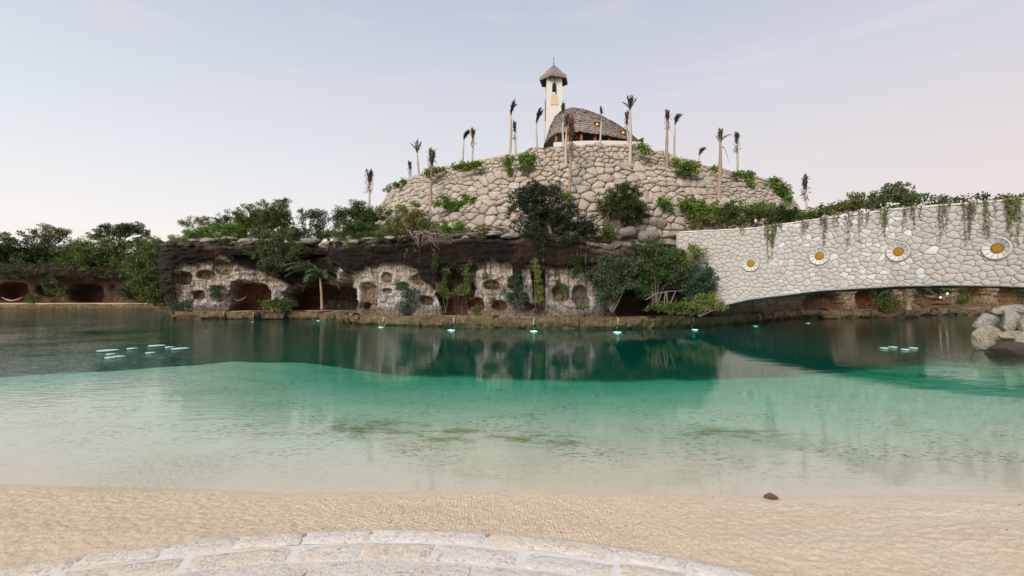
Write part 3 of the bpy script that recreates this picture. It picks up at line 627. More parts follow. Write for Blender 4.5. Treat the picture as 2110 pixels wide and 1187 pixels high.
for side in (1, -1):
    nc = 19 if side > 0 else 6
    for k in range(nc):
        nu = 90; us = np.linspace(0, 1, nu); v0, v1 = k/nc, min(1.03, (k+1.25)/nc); vs = []
        for j, vv in enumerate((v0, (v0+v1)/2, v1, v1, v0)):
            for u in us:
                jag = .02*random.uniform(-1, 1) if j in (2, 3) else 0
                out = (.0, .04, .075, .01, -.06)[j]+.02*random.uniform(-1, 1)
                vs.append(roof_pt(u, vv+jag, out*math.sin(math.pi*u)**.3, side))
        mesh_obj('thatch_course', vs, grid_faces(5, nu), THATCH, chap)
fl_ = MB(); n = 40
pl = [roof_pt(i/(n-1), 1, 0, 1) for i in range(n)]; pb = [roof_pt(i/(n-1), 1, 0, -1) for i in range(n)]
mbx = MB()
for i in range(n-1): # inner back wall under the eave
    a, b = pb[i]+Vector((0, -.9, 0)), pb[i+1]+Vector((0, -.9, 0))
    mbx.add([(a.x, a.y, 15.5), (b.x, b.y, 15.5), (b.x, b.y, b.z+.3), (a.x, a.y, a.z+.3)], [(0, 1, 2, 3)])
mbx.obj('back_wall', WOOD, chap)
for px_ in (1147, 1172, 1199, 1227, 1256, 1285):
    u = np.interp(px_, [e[0] for e in eave], np.linspace(0, 1, len(eave))); p = roof_pt(u, .93)
    q = MB().tube([(p.x, p.y+.25, 15.5), (p.x, p.y+.25, p.z-.05)], [.17, .14], 8).obj('post', REDWOOD, chap, smooth=True, origin=(p.x, p.y+.25, 15.5))
m = MB(); vs = []; na = 50   # cream parapet following the hilltop
for r_, z_ in ((18.9, 15.0), (18.9, 16.42), (18.55, 16.42), (18.55, 15.0)):
    vs += [(HC[0]+r_*math.cos(FA+t), HC[1]+r_*math.sin(FA+t), z_) for t in np.linspace(-.10, .335, na)]
mesh_obj('parapet', vs, grid_faces(4, na, False), PLASTER, chap)
for (px_, py_) in ((1230, 263), (1282, 271)):
    u = np.interp(px_, [e[0] for e in eave], np.linspace(0, 1, len(eave))); p = roof_pt(u, .78, .2)
    h_ = MB().lathe(p+Vector((0, 0, .05)), [(.02, .2), (.14, .14), (.34, .0), (.31, .0)], 10).obj('lamp_hood', REDWOOD, chap, origin=p)
    MB().lathe(p+Vector((0, -.06, -.10)), [(.0, .12), (.10, .10), (.13, .04), (.09, -.0), (.0, -.02)], 10).obj('lamp_bulb', GLOW, h_)
TY = 48.0; TX = Xof(1141, TY); tw = thing('bell_tower', 'slim white bell tower with a thatched hat and a bell in its arch', 'tower', (TX, TY, 15.6))
def hw(z): return np.interp(z, [15.5, 17.8, 21, 24.9], [1.12, .95, .84, .77])
def seg(m, z0, z1, a0, a1, b0, b1, yd0=None, yd1=None):
    vs = [(TX+a0, TY-hw(z0), z0), (TX+b0, TY-hw(z0), z0), (TX+b0, TY+hw(z0), z0), (TX+a0, TY+hw(z0), z0), (TX+a1, TY-hw(z1), z1), (TX+b1, TY-hw(z1), z1), (TX+b1, TY+hw(z1), z1), (TX+a1, TY+hw(z1), z1)]
    m.add(vs, [(0, 3, 2, 1), (4, 5, 6, 7), (0, 1, 5, 4), (1, 2, 6, 5), (2, 3, 7, 6), (3, 0, 4, 7)])
m = MB(); zs = [15.5, 17.8, 20, 22.75]
for a, b in zip(zs, zs[1:]): seg(m, a, b, -hw(a), -hw(b), hw(a), hw(b))
oz = [22.75, 23.3, 23.65, 23.85, 23.97, 24.02]; ow = [.27, .24, .23, .18, .1, .0]
for i in range(5):
    z0, z1 = oz[i], oz[i+1]; seg(m, z0, z1, -hw(z0), -hw(z1), -ow[i], -ow[i+1]); seg(m, z0, z1, ow[i], ow[i+1], hw(z0), hw(z1))
seg(m, 24.02, 24.95, -hw(24.02), -hw(24.95), hw(24.02), hw(24.95))
m.obj('shaft', PLASTER, tw)
MB().lathe((TX, TY-.3, 23.3), [(.21, 0), (.19, .06), (.14, .2), (.12, .35), (.07, .43), (.0, .46)], 14).tube([(TX, TY-.3, 23.75), (TX, TY-.3, 24.03)], .03, 5).obj('bell', DARKMETAL, tw, smooth=True)
m = MB(); y_ = TY-hw(22)-.03; m.add([(TX-.40, y_-.03, 21.65), (TX+.40, y_-.03, 21.65), (TX+.33, y_+.0, 22.72), (TX-.33, y_+.0, 22.72), (TX-.40, y_+.3, 21.65), (TX+.40, y_+.3, 21.65), (TX+.33, y_+.3, 22.72), (TX-.33, y_+.3, 22.72)], [(0, 1, 2, 3), (0, 4, 5, 1), (1, 5, 6, 2), (3, 2, 6, 7), (0, 3, 7, 4)]).obj('stone_panel', TANSTONE, tw)
for dx in (-.42, 0, .40): MB().box((TX+dx, TY-.95, 24.55), (.09, .5, .42)).obj('rafter_end', WOOD, tw, origin=(TX+dx, TY-.95, 24.55))
MB().box((TX, TY-.80, 24.2), (.07, .06, .1)).obj('wall_hook', IRON, tw)
for sx in (-1, 1):
    x_ = TX+sx*(hw(20)+.05); MB().tube([(x_, TY-.3, 20.2), (x_-sx*.02, TY-.3, 22.35)], .05, 6).obj('downpipe', IRON, tw)
for k, (r0_, z0_, r1_, z1_) in enumerate(((1.50, 24.62, 1.02, 25.05), (1.15, 24.97, .74, 25.38), (.84, 25.32, .42, 25.75), (.5, 25.70, .02, 26.2))):
    vs = []; ns = 48
    for (r_, z_) in ((r0_-.12, z0_-.30 if k == 0 else z0_-.04), (r0_, z0_-.28 if k == 0 else z0_-.05), (r0_, z0_), (r1_, z1_)):
        for q in range(ns):
            t = 2*math.pi*q/ns+.3; hexr = math.cos(math.pi/6)/math.cos(((t-.3) % (math.pi/3))-math.pi/6); jag = random.uniform(-.05, .05) if r_ == r0_ else 0
            vs.append((TX+r_*hexr*1.05*math.cos(t), TY+r_*hexr*1.05*math.sin(t), z_+jag))
    fs = [(i*ns+q, i*ns+(q+1) % ns, (i+1)*ns+(q+1) % ns, (i+1)*ns+q) for i in range(3) for q in range(ns)]
    mesh_obj('thatch_course', vs, fs, THATCH, tw)
MB().lathe((TX, TY, 0), [(1.4, 24.45), (.5, 24.9)], 6).obj('ceiling', WOOD, tw)
for k in range(12):
    t = 2*math.pi*k/12; MB().tube([(TX+.6*math.cos(t), TY+.6*math.sin(t), 24.75), (TX+1.42*math.cos(t), TY+1.42*math.sin(t), 24.38)], .035, 5).obj('rafter', REDWOOD, tw, origin=(TX, TY, 24.6))
m = MB().tube([(TX, TY, 26.1), (TX, TY, 27.05)], .028, 6)
for z_, r_ in ((26.28, .10), (26.55, .06), (26.75, .05), (26.93, .05)): m.lathe((TX, TY, z_), [(0, -r_), (r_, 0), (0, r_)], 8)
m.obj('finial', IRON, tw)

# ================================================================== bridge
BP = [(9.9, 31.9), (12.0, 30.8), (14.9, 28.8), (17.5, 26.4), (19.8, 23.75), (21.6, 20.6), (22.8, 17.3), (23.5, 13.8), (23.8, 10)]
bt, BQ, BN = arclen_path(BP, .1, 1.2)
bpx = CX+F*BQ[:, 0]/BQ[:, 1]
BZT = interp(bpx, [(1300, 6.30), (1425, 6.34), (1547, 6.25), (1685, 6.42), (1846, 6.50), (2050, 6.25), (2300, 6.0)])
BZB = interp(bpx, [(1300, .4), (1425, .95), (1450, 1.15), (1547, 1.85), (1685, 2.33), (1846, 2.53), (1950, 2.54), (2050, 2.47), (2110, 2.40), (2300, 2.1), (2700, 1.6)])
def bidx(px_): return bt[np.argmax(bpx >= px_)]
def bf(s, z, d):
    """point on the near face; d metres towards the pool"""
    x = np.interp(s, bt, BQ[:, 0]); y = np.interp(s, bt, BQ[:, 1]); nx = np.interp(s, bt, BN[:, 0]); ny = np.interp(s, bt, BN[:, 1])
    return (x-nx*d, y-ny*d, z)
bzt = lambda s: float(np.interp(s, bt, BZT)); bzb = lambda s: float(np.interp(s, bt, BZB))
bridge = thing('stone_bridge', 'curved white bridge faced with irregular stones and four flower roundels', 'bridge', (17, 26, 0))
ss = bt[bt >= bidx(1393)][::4]; rows = []; BDR = interp(bpx, [(1400, .0), (1950, .02), (2110, .22), (2600, .3)])
for prof in range(8):
    r = []
    for s_ in ss:
        zt_, zb_ = bzt(s_), bzb(s_); D = (0, 0, -.35, -.35, -4.6, -4.6, -4.95, -4.95)[prof]; dr = float(np.interp(s_, bt, BDR))
        z_ = (zb_, zt_, zt_, zt_-1.1, zt_-1.1, zt_, zt_, zb_-dr)[prof]; r.append(bf(s_, z_, D-.02))
    rows.append(r)
rows.append([(x, y, z) for (x, y, z) in rows[0]])
V = np.array(rows); nr, nc_ = V.shape[:2]
mesh_obj('body', V[:8].reshape(-1, 3), grid_faces(8, nc_), BRJOINT, bridge)
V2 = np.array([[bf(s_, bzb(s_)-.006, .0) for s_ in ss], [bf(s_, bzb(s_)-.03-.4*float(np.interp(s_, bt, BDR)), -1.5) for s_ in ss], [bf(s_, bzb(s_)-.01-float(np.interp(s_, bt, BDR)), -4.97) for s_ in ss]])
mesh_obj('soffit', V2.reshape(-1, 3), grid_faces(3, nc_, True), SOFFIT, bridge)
s0, s1 = bidx(1395), bt[-1]-.3
MED = [(1547, 543, 28.8), (1685, 528, 26.4), (1846, 519, 23.75), (2050, 512, 20.6)]
MS = [(bidx(px_), Zof(py_, Y_)+.0) for px_, py_, Y_ in MED]
rsb = random.Random(11); cl = []
for (c, p) in cells(s0, s1, .9, 6.6, .31, .25, .46, rsb, sizevar=.16):
    zt_, zb_ = bzt(c[0]), bzb(c[0])
    if c[1] < zb_-.25 or c[1] > zt_+.2: continue
    sl = .5; p = clip(p, c[0], zt_-.015, -(bzt(c[0]+sl)-bzt(c[0]-sl))/(2*sl), 1)
    if len(p) < 3: continue
    p = clip(p, c[0], zb_+.012, (bzb(c[0]+sl)-bzb(c[0]-sl))/(2*sl), -1)
    if len(p) < 3 or poly_area(p) < .02: continue
    for (ms, mz) in MS: # cut round the roundels
        dx, dz = c[0]-ms, c[1]-mz; dd = math.hypot(dx, dz)
        if dd < .38: p = []; break
        if dd < 1.1: p = clip(p, ms+dx/dd*.52, mz+dz/dd*.52, -dx/dd, -dz/dd)
        if len(p) < 3: p = []; break
    if p and poly_area(p) > .02: cl.append((c, p))
random.seed(21)
add_stones(bridge, cl, lambda u, v, d: bf(u, v, d), BRSTONE, .013, .016, .16, lambda c, p: -abs(float(np.interp(c[0], bt, bpx))-1750)-(2000 if float(np.interp(c[0], bt, bpx)) > 2125 else 0) + 300*poly_area(p), rnd_=.25, base=-.03, smoothround=.18)
V = []
for q, (D, dz) in enumerate(((.035, 0), (.035, .07), (-.37, .07), (-.37, 0))):
    V.append([bf(s_, bzt(s_)+dz+.012*random.uniform(-1, 1), D) for s_ in bt[bt > s0][::3]])
V = np.array(V); mesh_obj('coping', V.reshape(-1, 3), grid_faces(4, V.shape[1]), COPING, bridge)
for (ms, mz) in MS:
    o0 = Vector(bf(ms, mz, 0)); mm = MB(); n = 24
    # shallow dish: outer rim, sloping petals, amber glass
    def mp_(r, t, d): return Vector(bf(ms+r*math.cos(t), mz+r*math.sin(t)*1.0, d))
    vs = []; 
    for r, d in ((.50, -.02), (.50, .10), (.465, .11), (.46, .04)): vs += [mp_(r, 2*math.pi*k/n, d) for k in range(n)]
    fs = [(i*n+k, i*n+(k+1) % n, (i+1)*n+(k+1) % n, (i+1)*n+k) for i in range(3) for k in range(n)]
    md = mesh_obj('roundel', vs, fs, PETAL, bridge, origin=tuple(o0))
    for k in range(12):
        a, b = 2*math.pi*(k+.06)/12+.1, 2*math.pi*(k+.94)/12+.1; c_ = (a+b)/2
        vs = [mp_(.215, a, -.02), mp_(.46, a, .085), mp_(.46, c_, .088), mp_(.46, b, .085), mp_(.215, b, -.02), mp_(.215, c_, -.02), mp_(.215, a, -.06), mp_(.46, a, 0), mp_(.46, b, 0), mp_(.215, b, -.06)]
        mesh_obj('petal', vs, [(0, 1, 2, 5), (5, 2, 3, 4), (0, 6, 7, 1), (4, 3, 8, 9), (0, 5, 4, 9, 6), (1, 7, 8, 3, 2)], PETAL, md)
    vs = [mp_(.22, 2*math.pi*k/n, -.015) for k in range(n)]+[mp_(.15, 2*math.pi*k/n, .0) for k in range(n)]
    mesh_obj('glass_disc', vs, [(k, (k+1) % n, n+(k+1) % n, n+k) for k in range(n)]+[tuple(range(n, 2*n))], GOLD, md)
    vs = []
    for r, d in ((.222, -.018), (.222, .012), (.208, .012), (.208, -.018)): vs += [mp_(r, 2*math.pi*k/n, d) for k in range(n)]
    mesh_obj('ring', vs, fs, WOOD, md)

# ================================================================== boulders
def rock_mesh(name, c, r, mat_, parent=None, seed=0, sub=3, cuts=9, rough=.06, flat=.8):
    rs = np.random.RandomState(seed); bm = bmesh.new(); bmesh.ops.create_icosphere(bm, subdivisions=sub, radius=1)
    v = np.array([tuple(q.co) for q in bm.verts]); f = [tuple(x.index for x in q.verts) for q in bm.faces]; bm.free()
    for k in range(cuts):
        nn = rs.normal(size=3); nn /= np.linalg.norm(nn); h = rs.uniform(.62, .9); d = v@nn; ex = np.clip(d-h, 0, None); v = v-np.outer(ex*.9, nn)
    nrm = v/np.linalg.norm(v, axis=1)[:, None]
    v = v+nrm*(rough*fbm(v[:, 0]*2.2+seed, v[:, 1]*2.2, v[:, 2]*2.2, 4, seed))[:, None]+nrm*(.03*fbm(v[:, 0]*7+seed, v[:, 1]*7, v[:, 2]*7, 3, seed))[:, None]
    v = v*np.array(r)[None, :]; a = rs.uniform(-.5, .5); ca, sa = math.cos(a), math.sin(a)
    v = np.stack([v[:, 0]*ca-v[:, 1]*sa, v[:, 0]*sa+v[:, 1]*ca, v[:, 2]], 1)+np.array(c)
    return mesh_obj(name, v, f, mat_, parent, smooth=True, origin=tuple(c))
def boulder(px_, py_, rx, ry, Y, mat_, label, group, seed, name='boulder', depth=1.0, sub=3):
    k = Y/F; c = at(px_, py_, Y); o = rock_mesh(name, tuple(c), (rx*k, (rx+ry)/2*k*depth, ry*k), mat_, None, seed, sub, rough=.10); tag(o, label, 'boulder', group); return o
RB = [(2030, 663, 23, 19, 18.6, POOLROCK, 'grey-white rounded boulder at the left top of the waterside rock pile'),
 (2082, 660, 27, 22, 17.8, POOLROCK, 'white boulder speckled with black lichen in the middle of the waterside rock pile'),
 (2036, 697, 39, 28, 17.6, POOLROCK, 'largest yellowish boulder at the water on the left of the waterside rock pile'),
 (2084, 692, 32, 13, 17.0, POOLROCK, 'long yellow boulder wedged between the speckled rock and the dark rock'),
 (2097, 726, 66, 28, 16.4, WETROCK, 'dark wet boulder sloping into the water at the right edge'),
 (2085, 637, 35, 12, 19.4, POOLROCK, 'flat grey boulder on top of the waterside rock pile'),
 (2108, 640, 40, 17, 20.5, POOLROCK, 'pale beige boulder at the back of the waterside rock pile'),
 (2122, 672, 26, 26, 17.4, POOLROCK, 'grey boulder half out of frame on the waterside rock pile'),
 (2138, 700, 40, 24, 16.6, POOLROCK, 'low grey boulder at the far right of the waterside rock pile'),
 (2053, 640, 12, 7, 19.2, POOLROCK, 'small grey stone tucked behind the waterside rock pile')]
for i, (a, b, c, d, Y, mt, lb) in enumerate(RB): boulder(a, b+2, c*(1.0 if i != 4 else 1.05), d*1.06, Y, mt, lb, 'boulders of the waterside rock pile', 100+i, depth=.62, sub=4 if c > 20 else 3)
UB = [(735, 499, 20, 5, 35.0, 'cracked lip slab at the corner above the cave pillar'), (768, 494, 22, 5, 34.4, 'second lip slab right of the cave pillar'), (805, 491, 18, 6, 34.0, 'lip slab under the olive shrub'), (985, 484, 26, 6, 31.8, 'layered lip slab left of the big dark tree'), (1018, 481, 20, 7, 31.4, 'thick lip slab left of the big dark tree'), (1050, 486, 22, 6, 31.0, 'lip slab touching the big dark tree'), (960, 489, 16, 5, 32.0, 'small lip slab under the bright cliff shrub'), (430, 496, 20, 6, 43.2, 'dark lip block above the left cliff holes'), (505, 497, 18, 6, 43.6, 'dark lip block beside the hanging shrub'), (1218, 497, 17, 10, 32.0, 'small dark boulder at the left end of the tumbled pile over the cliff'), (1240, 512, 22, 11, 31.2, 'flat boulder under the small dark one over the cliff'), (1262, 492, 20, 9, 32.4, 'narrow tilted boulder in the tumbled pile'),
 (1290, 478, 30, 18, 33.0, 'broad pale boulder at the top of the tumbled pile'), (1282, 515, 26, 14, 31.4, 'dark boulder low in the tumbled pile'), (1335, 487, 26, 16, 33.0, 'rounded grey boulder beside the broad pale one'),
 (1353, 462, 22, 13, 33.6, 'tall narrow boulder leaning on the lowest hill wall'), (1385, 486, 32, 10, 33.4, 'long flat grey slab beside the end of the bridge'), (1320, 512, 30, 14, 31.8, 'dark ledge boulder above the cliff shrubs'),
 (1375, 504, 26, 13, 32.8, 'boulder half hidden by the shrubs near the bridge end'), (1250, 534, 26, 10, 30.6, 'slab sticking out of the cliff above the shrubs'), (1300, 540, 30, 14, 31.0, 'brownish slab low on the cliff behind the shrubs'), (1180, 500, 20, 9, 31.8, 'flat boulder under the big dark tree'),
 (1412, 508, 22, 12, 33.2, 'round boulder touching the bridge end wall'), (640, 498, 26, 9, 43.5, 'pale flat boulder on the cliff top beside the tall trees'), (612, 501, 16, 7, 43.4, 'pale boulder on the cliff edge right of the hanging shrub'), (676, 505, 20, 9, 42.5, 'pointed pale boulder on the cliff edge above the palm'), (700, 496, 18, 7, 41, 'cracked boulder on the cliff edge above the cave pillar'),
 (395, 497, 18, 5, 43.0, 'flat reddish rock on the left end of the cliff top'), (470, 493, 24, 5, 43.6, 'thin slab along the cliff top under the ferns')]
for i, (a, b, c, d, Y, lb) in enumerate(UB): boulder(a, b, c, d, Y, RUBBLE, lb, 'boulders on the cliff top', 200+i, depth=1.1)

# ================================================================== foreground paving
pav = thing('paved_terrace', 'round terrace of pale rough paving stones in the foreground', 'terrace', (PC[0], PC[1], 0))
tag(pav, kind='structure')
n = 160; rr = [PR-.015+.03*math.sin(k*1.7)*math.sin(k*.6) for k in range(n)]
V = []
for q, z_ in ((1.0, -.1), (1.0, .165), (.99, .185), (.5, .185)): V += [(PC[0]+rr[k]*q*math.cos(2*math.pi*k/n), PC[1]+rr[k]*q*math.sin(2*math.pi*k/n), z_) for k in range(n)]
V.append((PC[0], PC[1], .185)); fs = [(i*n+k, i*n+(k+1) % n, (i+1)*n+(k+1) % n, (i+1)*n+k) for i in range(3) for k in range(n)]+[(3*n+k, 3*n+(k+1) % n, 4*n) for k in range(n)]
mesh_obj('mortar_bed', V, fs, MORTARP, pav)
rp = random.Random(5); rings = [(6.19, 6.00, .66), (5.99, 5.755, .7), (5.745, 5.19, .95), (5.18, 4.6, .9), (4.59, 4.0, .9)]
for ri, (ra, rb, ln) in enumerate(rings):
    t = math.pi/2+.75+rp.uniform(0, .1)
    while t > math.pi/2-.72:
        wd = ln*rp.uniform(.6, 1.4)/ra; g_ = rp.uniform(.003, .018)/ra; t0, t1 = t-g_, t-wd+g_*.2
        nx_, ny_ = 14, 6; top = .196+.004*rp.uniform(-1, 1)+(.0 if ri < 2 else .014); sk = rp.uniform(-.008, .008)
        gx, gy = np.meshgrid(np.linspace(0, 1, nx_), np.linspace(0, 1, ny_)); A_ = t0+(t1-t0)*gx+sk*(gy-.5)
        jx = .018*fbm(gx*3+t*9, gy*3, ri, 3, 90)
        R_ = ra+(rb-ra)*gy+.009*fbm(A_*6, gy*2, ri*3, 3, 91)*(1 if ri else .8); A_ = A_+jx*.5/ra*8*.25
        ed = np.minimum(np.minimum(gx, 1-gx)*ln*1.0, np.minimum(gy, 1-gy)*(ra-rb)); zz = top-.014*(1-sstep(0, .03, ed))+.010*fbm(A_*14, R_*4, ri, 4, 92)
        V = np.stack([PC[0]+R_*np.cos(A_), PC[1]+R_*np.sin(A_), zz], 2).reshape(-1, 3)
        mesh_obj('paving_stone', V, grid_faces(ny_, nx_), PAVE, pav, smooth=True, origin=V.mean(0)); t -= wd

# ================================================================== floating discs, lamps
def disc(px_, py_, hw_, label, group, k):
    Y = 1900/(py_+1-HY); r = hw_/F*Y; c = (Xof(px_, Y), Y, 0); t = thing('floating_disc', label, 'floating disc', c, 0, group)
    MB().lathe((c[0], c[1], 0), [(0, .062), (r*.55, .06), (r*.9, .052), (r, .042)], 20).obj('top', WHITEPLASTIC, t, smooth=True)
    MB().lathe((c[0], c[1], 0), [(r, .042), (r*1.0, .028), (r*.86, .015), (r*.45, -.06), (0, -.08)], 20).obj('float', WHITEPLASTIC, t, smooth=True)
for i, (a, b, c, l) in enumerate([(222, 723, 18, 'large white disc at the far left of the floating group'), (228, 731, 8, 'small white disc just behind the front pair on the left'), (228, 738, 10, 'left disc of the overlapping front pair'), (243, 736, 12, 'right disc of the overlapping front pair'), (272, 719, 9, 'small white disc between the far left one and the wide back one'), (323, 713, 15, 'wide white disc at the back of the floating group'), (310, 728, 9, 'small bluish disc in the middle front of the floating group'), (349, 716, 8, 'small disc touching the rightmost large one'), (371, 719, 16, 'large white disc at the right end of the floating group')]):
    disc(a, b, c, l, 'white floating discs on the left of the pool', i)
for i, (a, b, c, l) in enumerate([(1822, 718, 8, 'leftmost small floating disc before the bridge'), (1840, 716, 8, 'second small floating disc from the left before the bridge'), (1865, 721, 8, 'third small floating disc before the bridge, nearest to the viewer'), (1882, 718, 8, 'rightmost small floating disc before the bridge')]):
    disc(a, b, c, l, 'small floating discs before the bridge', i)
PL = [(145, 637, .22, 'far left one by the cave bank'), (655, 660, .3, 'below the palm tree'), (785, 673, .32, 'below the rectangular alcove'), (930, 679, .42, 'below the first mortar joint right of the cave front'), (1100, 681, .42, 'below the middle of the carved wall'), (1272, 683, .45, 'below the dark shrubs'), (1432, 678, .36, 'below the left end of the bridge'), (1557, 671, .26, 'under the bridge shadow'), (1665, 665, .26, 'near the stone steps under the bridge'), (520, 662, .12, 'tiny one left of the cave ledge'), (331, 650, .12, 'tiny one at the left corner of the cliff'), (1996, 650, .14, 'by the far path under the bridge')]
for px_, py_, r_, l in PL:
    Y = 1900/(py_-HY); x_ = Xof(px_, Y)
    t = thing('underwater_lamp', 'glowing pale green pool lamp '+l, 'lamp', (x_, Y, -.1), 0, 'pool lamps along the ledge')
    MB().lathe((x_, Y, -.16), [(0, 0), (.16, 0), (r_*.66, .09), (r_*.64, .11)], 12).obj('housing', IRON, t)
    MB().lathe((x_, Y, -.035), [(.0, -.012), (r_*.5, -.01), (r_*.48, .0), (0, .006)], 16).obj('lens', POOLGLOW, t)
    ld = bpy.data.lights.new('pool_light', 'POINT'); ld.energy = 160*r_; ld.color = (.45, 1, .88); ld.shadow_soft_size = .12
    lo = bpy.data.objects.new('light', ld); COL.objects.link(lo); lo.parent = t; lo.location = (0, -.15, -.35)
for px_, py_, Y in ((1952, 605, 47), (1938, 613, 46.5)):
    o = MB().lathe(at(px_, py_, Y), [(0, .08), (.05, .05), (.07, 0), (.05, -.05), (0, -.08)], 10).obj('path_lamp', WHITEGLOW, None, smooth=True, origin=at(px_, py_, Y)); tag(o, 'small warm lamp on the rocks beyond the bridge, '+('upper' if py_ < 610 else 'lower')+' one', 'lamp', 'path lamps beyond the bridge')

# ================================================================== foliage tools
class LV:
    def __init__(s): s.V = []; s.C = []
    def add(s, c, d, nrm, L_, W_, col):
        """rhombic leaves: c base (n,3), d direction, nrm, lengths, widths, colours"""
        d = d/np.linalg.norm(d, axis=1)[:, None]; sd_ = np.cross(d, nrm); sd_ /= np.linalg.norm(sd_, axis=1)[:, None]+1e-9
        L_ = np.broadcast_to(L_, (len(c),))[:, None]; W_ = np.broadcast_to(W_, (len(c),))[:, None]; up = np.cross(sd_, d)
        q = np.stack([c, c+d*L_*.45+sd_*W_*.5-up*W_*.12, c+d*L_, c+d*L_*.45-sd_*W_*.5-up*W_*.12], 1)
        s.V.append(q.reshape(-1, 3)); s.C.append(np.repeat(col, 4, axis=0)); return s
    def obj(s, name, parent, kind=None):
        V = np.concatenate(s.V); C = np.clip(np.concatenate(s.C), 0, 1); f = np.arange(len(V)).reshape(-1, 4)
        return mesh_obj(name, V, f, LEAF, parent, col=C, kind=kind)
TOTAL = [0]; leafk = 1.0
def clump_leaves(lv, centers, radii, per, leaf, cols, rs, flat=.7, up=.35, droop=0, thin=.42):
    n = len(centers)*per; TOTAL[0] += n
    ci = np.repeat(np.arange(len(centers)), per); u = rs.normal(size=(n, 3)); u /= np.linalg.norm(u, axis=1)[:, None]
    rr_ = rs.uniform(0, 1, n)**.45; off = u*rr_[:, None]*radii[ci][:, None]; off[:, 2] *= flat
    c = centers[ci]+off; d = u+rs.normal(size=(n, 3))*.6; d[:, 2] -= droop; nrm = rs.normal(size=(n, 3))*.55; nrm[:, 2] += 1
    t = rs.uniform(-.15, 1.25, len(centers))[ci]*.75+rs.uniform(0, 1, n)*.25; a, b = np.array(cols[0]), np.array(cols[1])
    col = a+(b-a)*t[:, None]; col *= (1+.22*rs.normal(size=(n, 1)))
    yl = rs.uniform(size=n) < .03; col[yl] = col[yl]*np.array([1.9, 1.4, .8])
    lv.add(c, d, nrm, leaf*rs.uniform(.6, 1.3, n), leaf*thin*rs.uniform(.7, 1.3, n), col)
G_DARK = ((.018, .033, .008), (.058, .085, .020)); G_MID = ((.028, .048, .011), (.115, .155, .032)); G_BRIGHT = ((.05, .10, .014), (.17, .26, .04))
G_OLIVE = ((.045, .055, .016), (.19, .19, .05)); G_YEL = ((.10, .14, .03), (.22, .25, .06)); G_BLUE = ((.025, .06, .035), (.06, .11, .06)); G_VD = ((.012, .022, .010), (.035, .05, .02)); G_VINE = ((.10, .08, .04), (.17, .17, .07))
def plant(name, label, cat, base, blobs, Y, cols, leaf=.2, dens=1.0, group=None, trunk=.1, seed=1, flat=.7, clump=.42, limbs=True, bark=None, droop=0, depth=.9, clumpn=1.0, hang=False, thin=.42, woodvis=1.0):
    rs = np.random.RandomState(seed); k = Y/F; b = at(base[0], base[1], Y)
    t = thing(name, label, cat, tuple(b), 0, group); lv = LV(); wood = MB(); allc = []
    for bl in blobs:
        cx, cy, rx, ry = bl[:4]; rx, ry = rx*1.13, ry*1.15; dY = bl[4] if len(bl) > 4 else 0
        c = np.array(at(cx, cy, Y+dY)); rx_, ry_ = rx*k, ry*k; ryy = depth*(rx_+ry_)/2
        cr = max(.12, min(clump, ry_*.7)); nC = max(4, int(4.6*clumpn*rx_*ry_/(cr*cr)))
        u = rs.normal(size=(nC, 3)); u /= np.linalg.norm(u, axis=1)[:, None]; q = rs.uniform(0, 1, nC)**.40; spr = rs.uniform(size=nC) < .16; q = np.where(spr, rs.uniform(1.05, 1.4, nC), q)
        cen = c+u*q[:, None]*np.array([max(.02, rx_-cr*.2), max(.02, ryy-cr*.4), max(.02, ry_-cr*.1)])
        rad = cr*rs.uniform(.45, 1.2, nC)*np.where(spr, .55, 1); per = max(8, int(dens*13*cr*cr/(leaf*leaf*thin*2.0)*leafk))
        clump_leaves(lv, cen, rad, per, leaf, cols, rs, flat, droop=droop, thin=thin); allc.append((c, cen))
    lv.obj('leaves' if cat in ('vine', 'ivy') else 'crown', t)
    if limbs:
        b0 = np.array(b)
        for c, cen in allc:
            m1 = b0+(c-b0)*.45+np.array([rs.uniform(-.3, .3), rs.uniform(-.2, .2), .1])*np.linalg.norm(c-b0)*.25
            wood.tube([b0, (b0+m1)/2+rs.uniform(-.05, .05, 3), m1, c], [trunk, trunk*.85, trunk*.65, trunk*.35], 6)
            pick = cen[rs.permutation(len(cen))[:max(3, int(len(cen)*.45*woodvis))]]
            for p in pick:
                st_ = m1+(c-m1)*rs.uniform(.2, 1); mid = (st_+p)/2+np.array([0, 0, -.06])*np.linalg.norm(p-st_)
                wood.tube([st_, mid, p], [trunk*.3, trunk*.2, .012], 4, cap=False)
        wood.obj('trunk' if cat == 'tree' else 'stem', bark or BARK, t, smooth=True)
    return t
# ------------------------------------------------------------------ trees and shrubs
P = plant
# left bank
P('broadleaf_tree', 'dense dark green tree mass at the far left edge over the caves', 'tree', (40, 560), [(20, 520, 50, 36), (-20, 530, 50, 45), (60, 540, 40, 22)], 84, G_DARK, .42, .9, None, .2, 301, clump=1.1)
P('broadleaf_tree', 'dense dark green tree right of the far left one, under the flat open crown', 'tree', (110, 560), [(105, 518, 40, 32), (80, 535, 45, 28), (130, 540, 22, 28)], 85, G_DARK, .42, .9, None, .2, 302, clump=1.1)
P('umbrella_tree', 'tree with an open flat crown of separate tufts against the sky at left', 'tree', (95, 520), [(72, 478, 12, 5), (95, 469, 16, 6), (118, 476, 20, 7), (84, 486, 12, 4), (128, 484, 12, 4), (104, 488, 14, 5), (138, 478, 8, 4)], 92, G_OLIVE, .34, .8, None, .16, 303, flat=.4, clump=.6)
P('umbrella_tree', 'tree with a wide flat dense crown behind the bright hedge at left', 'tree', (240, 520), [(245, 474, 42, 10), (222, 484, 32, 8), (270, 474, 30, 12), (300, 482, 14, 6), (255, 467, 30, 6), (196, 488, 12, 4)], 92, G_DARK, .34, .8, None, .2, 304, flat=.4, clump=.7)
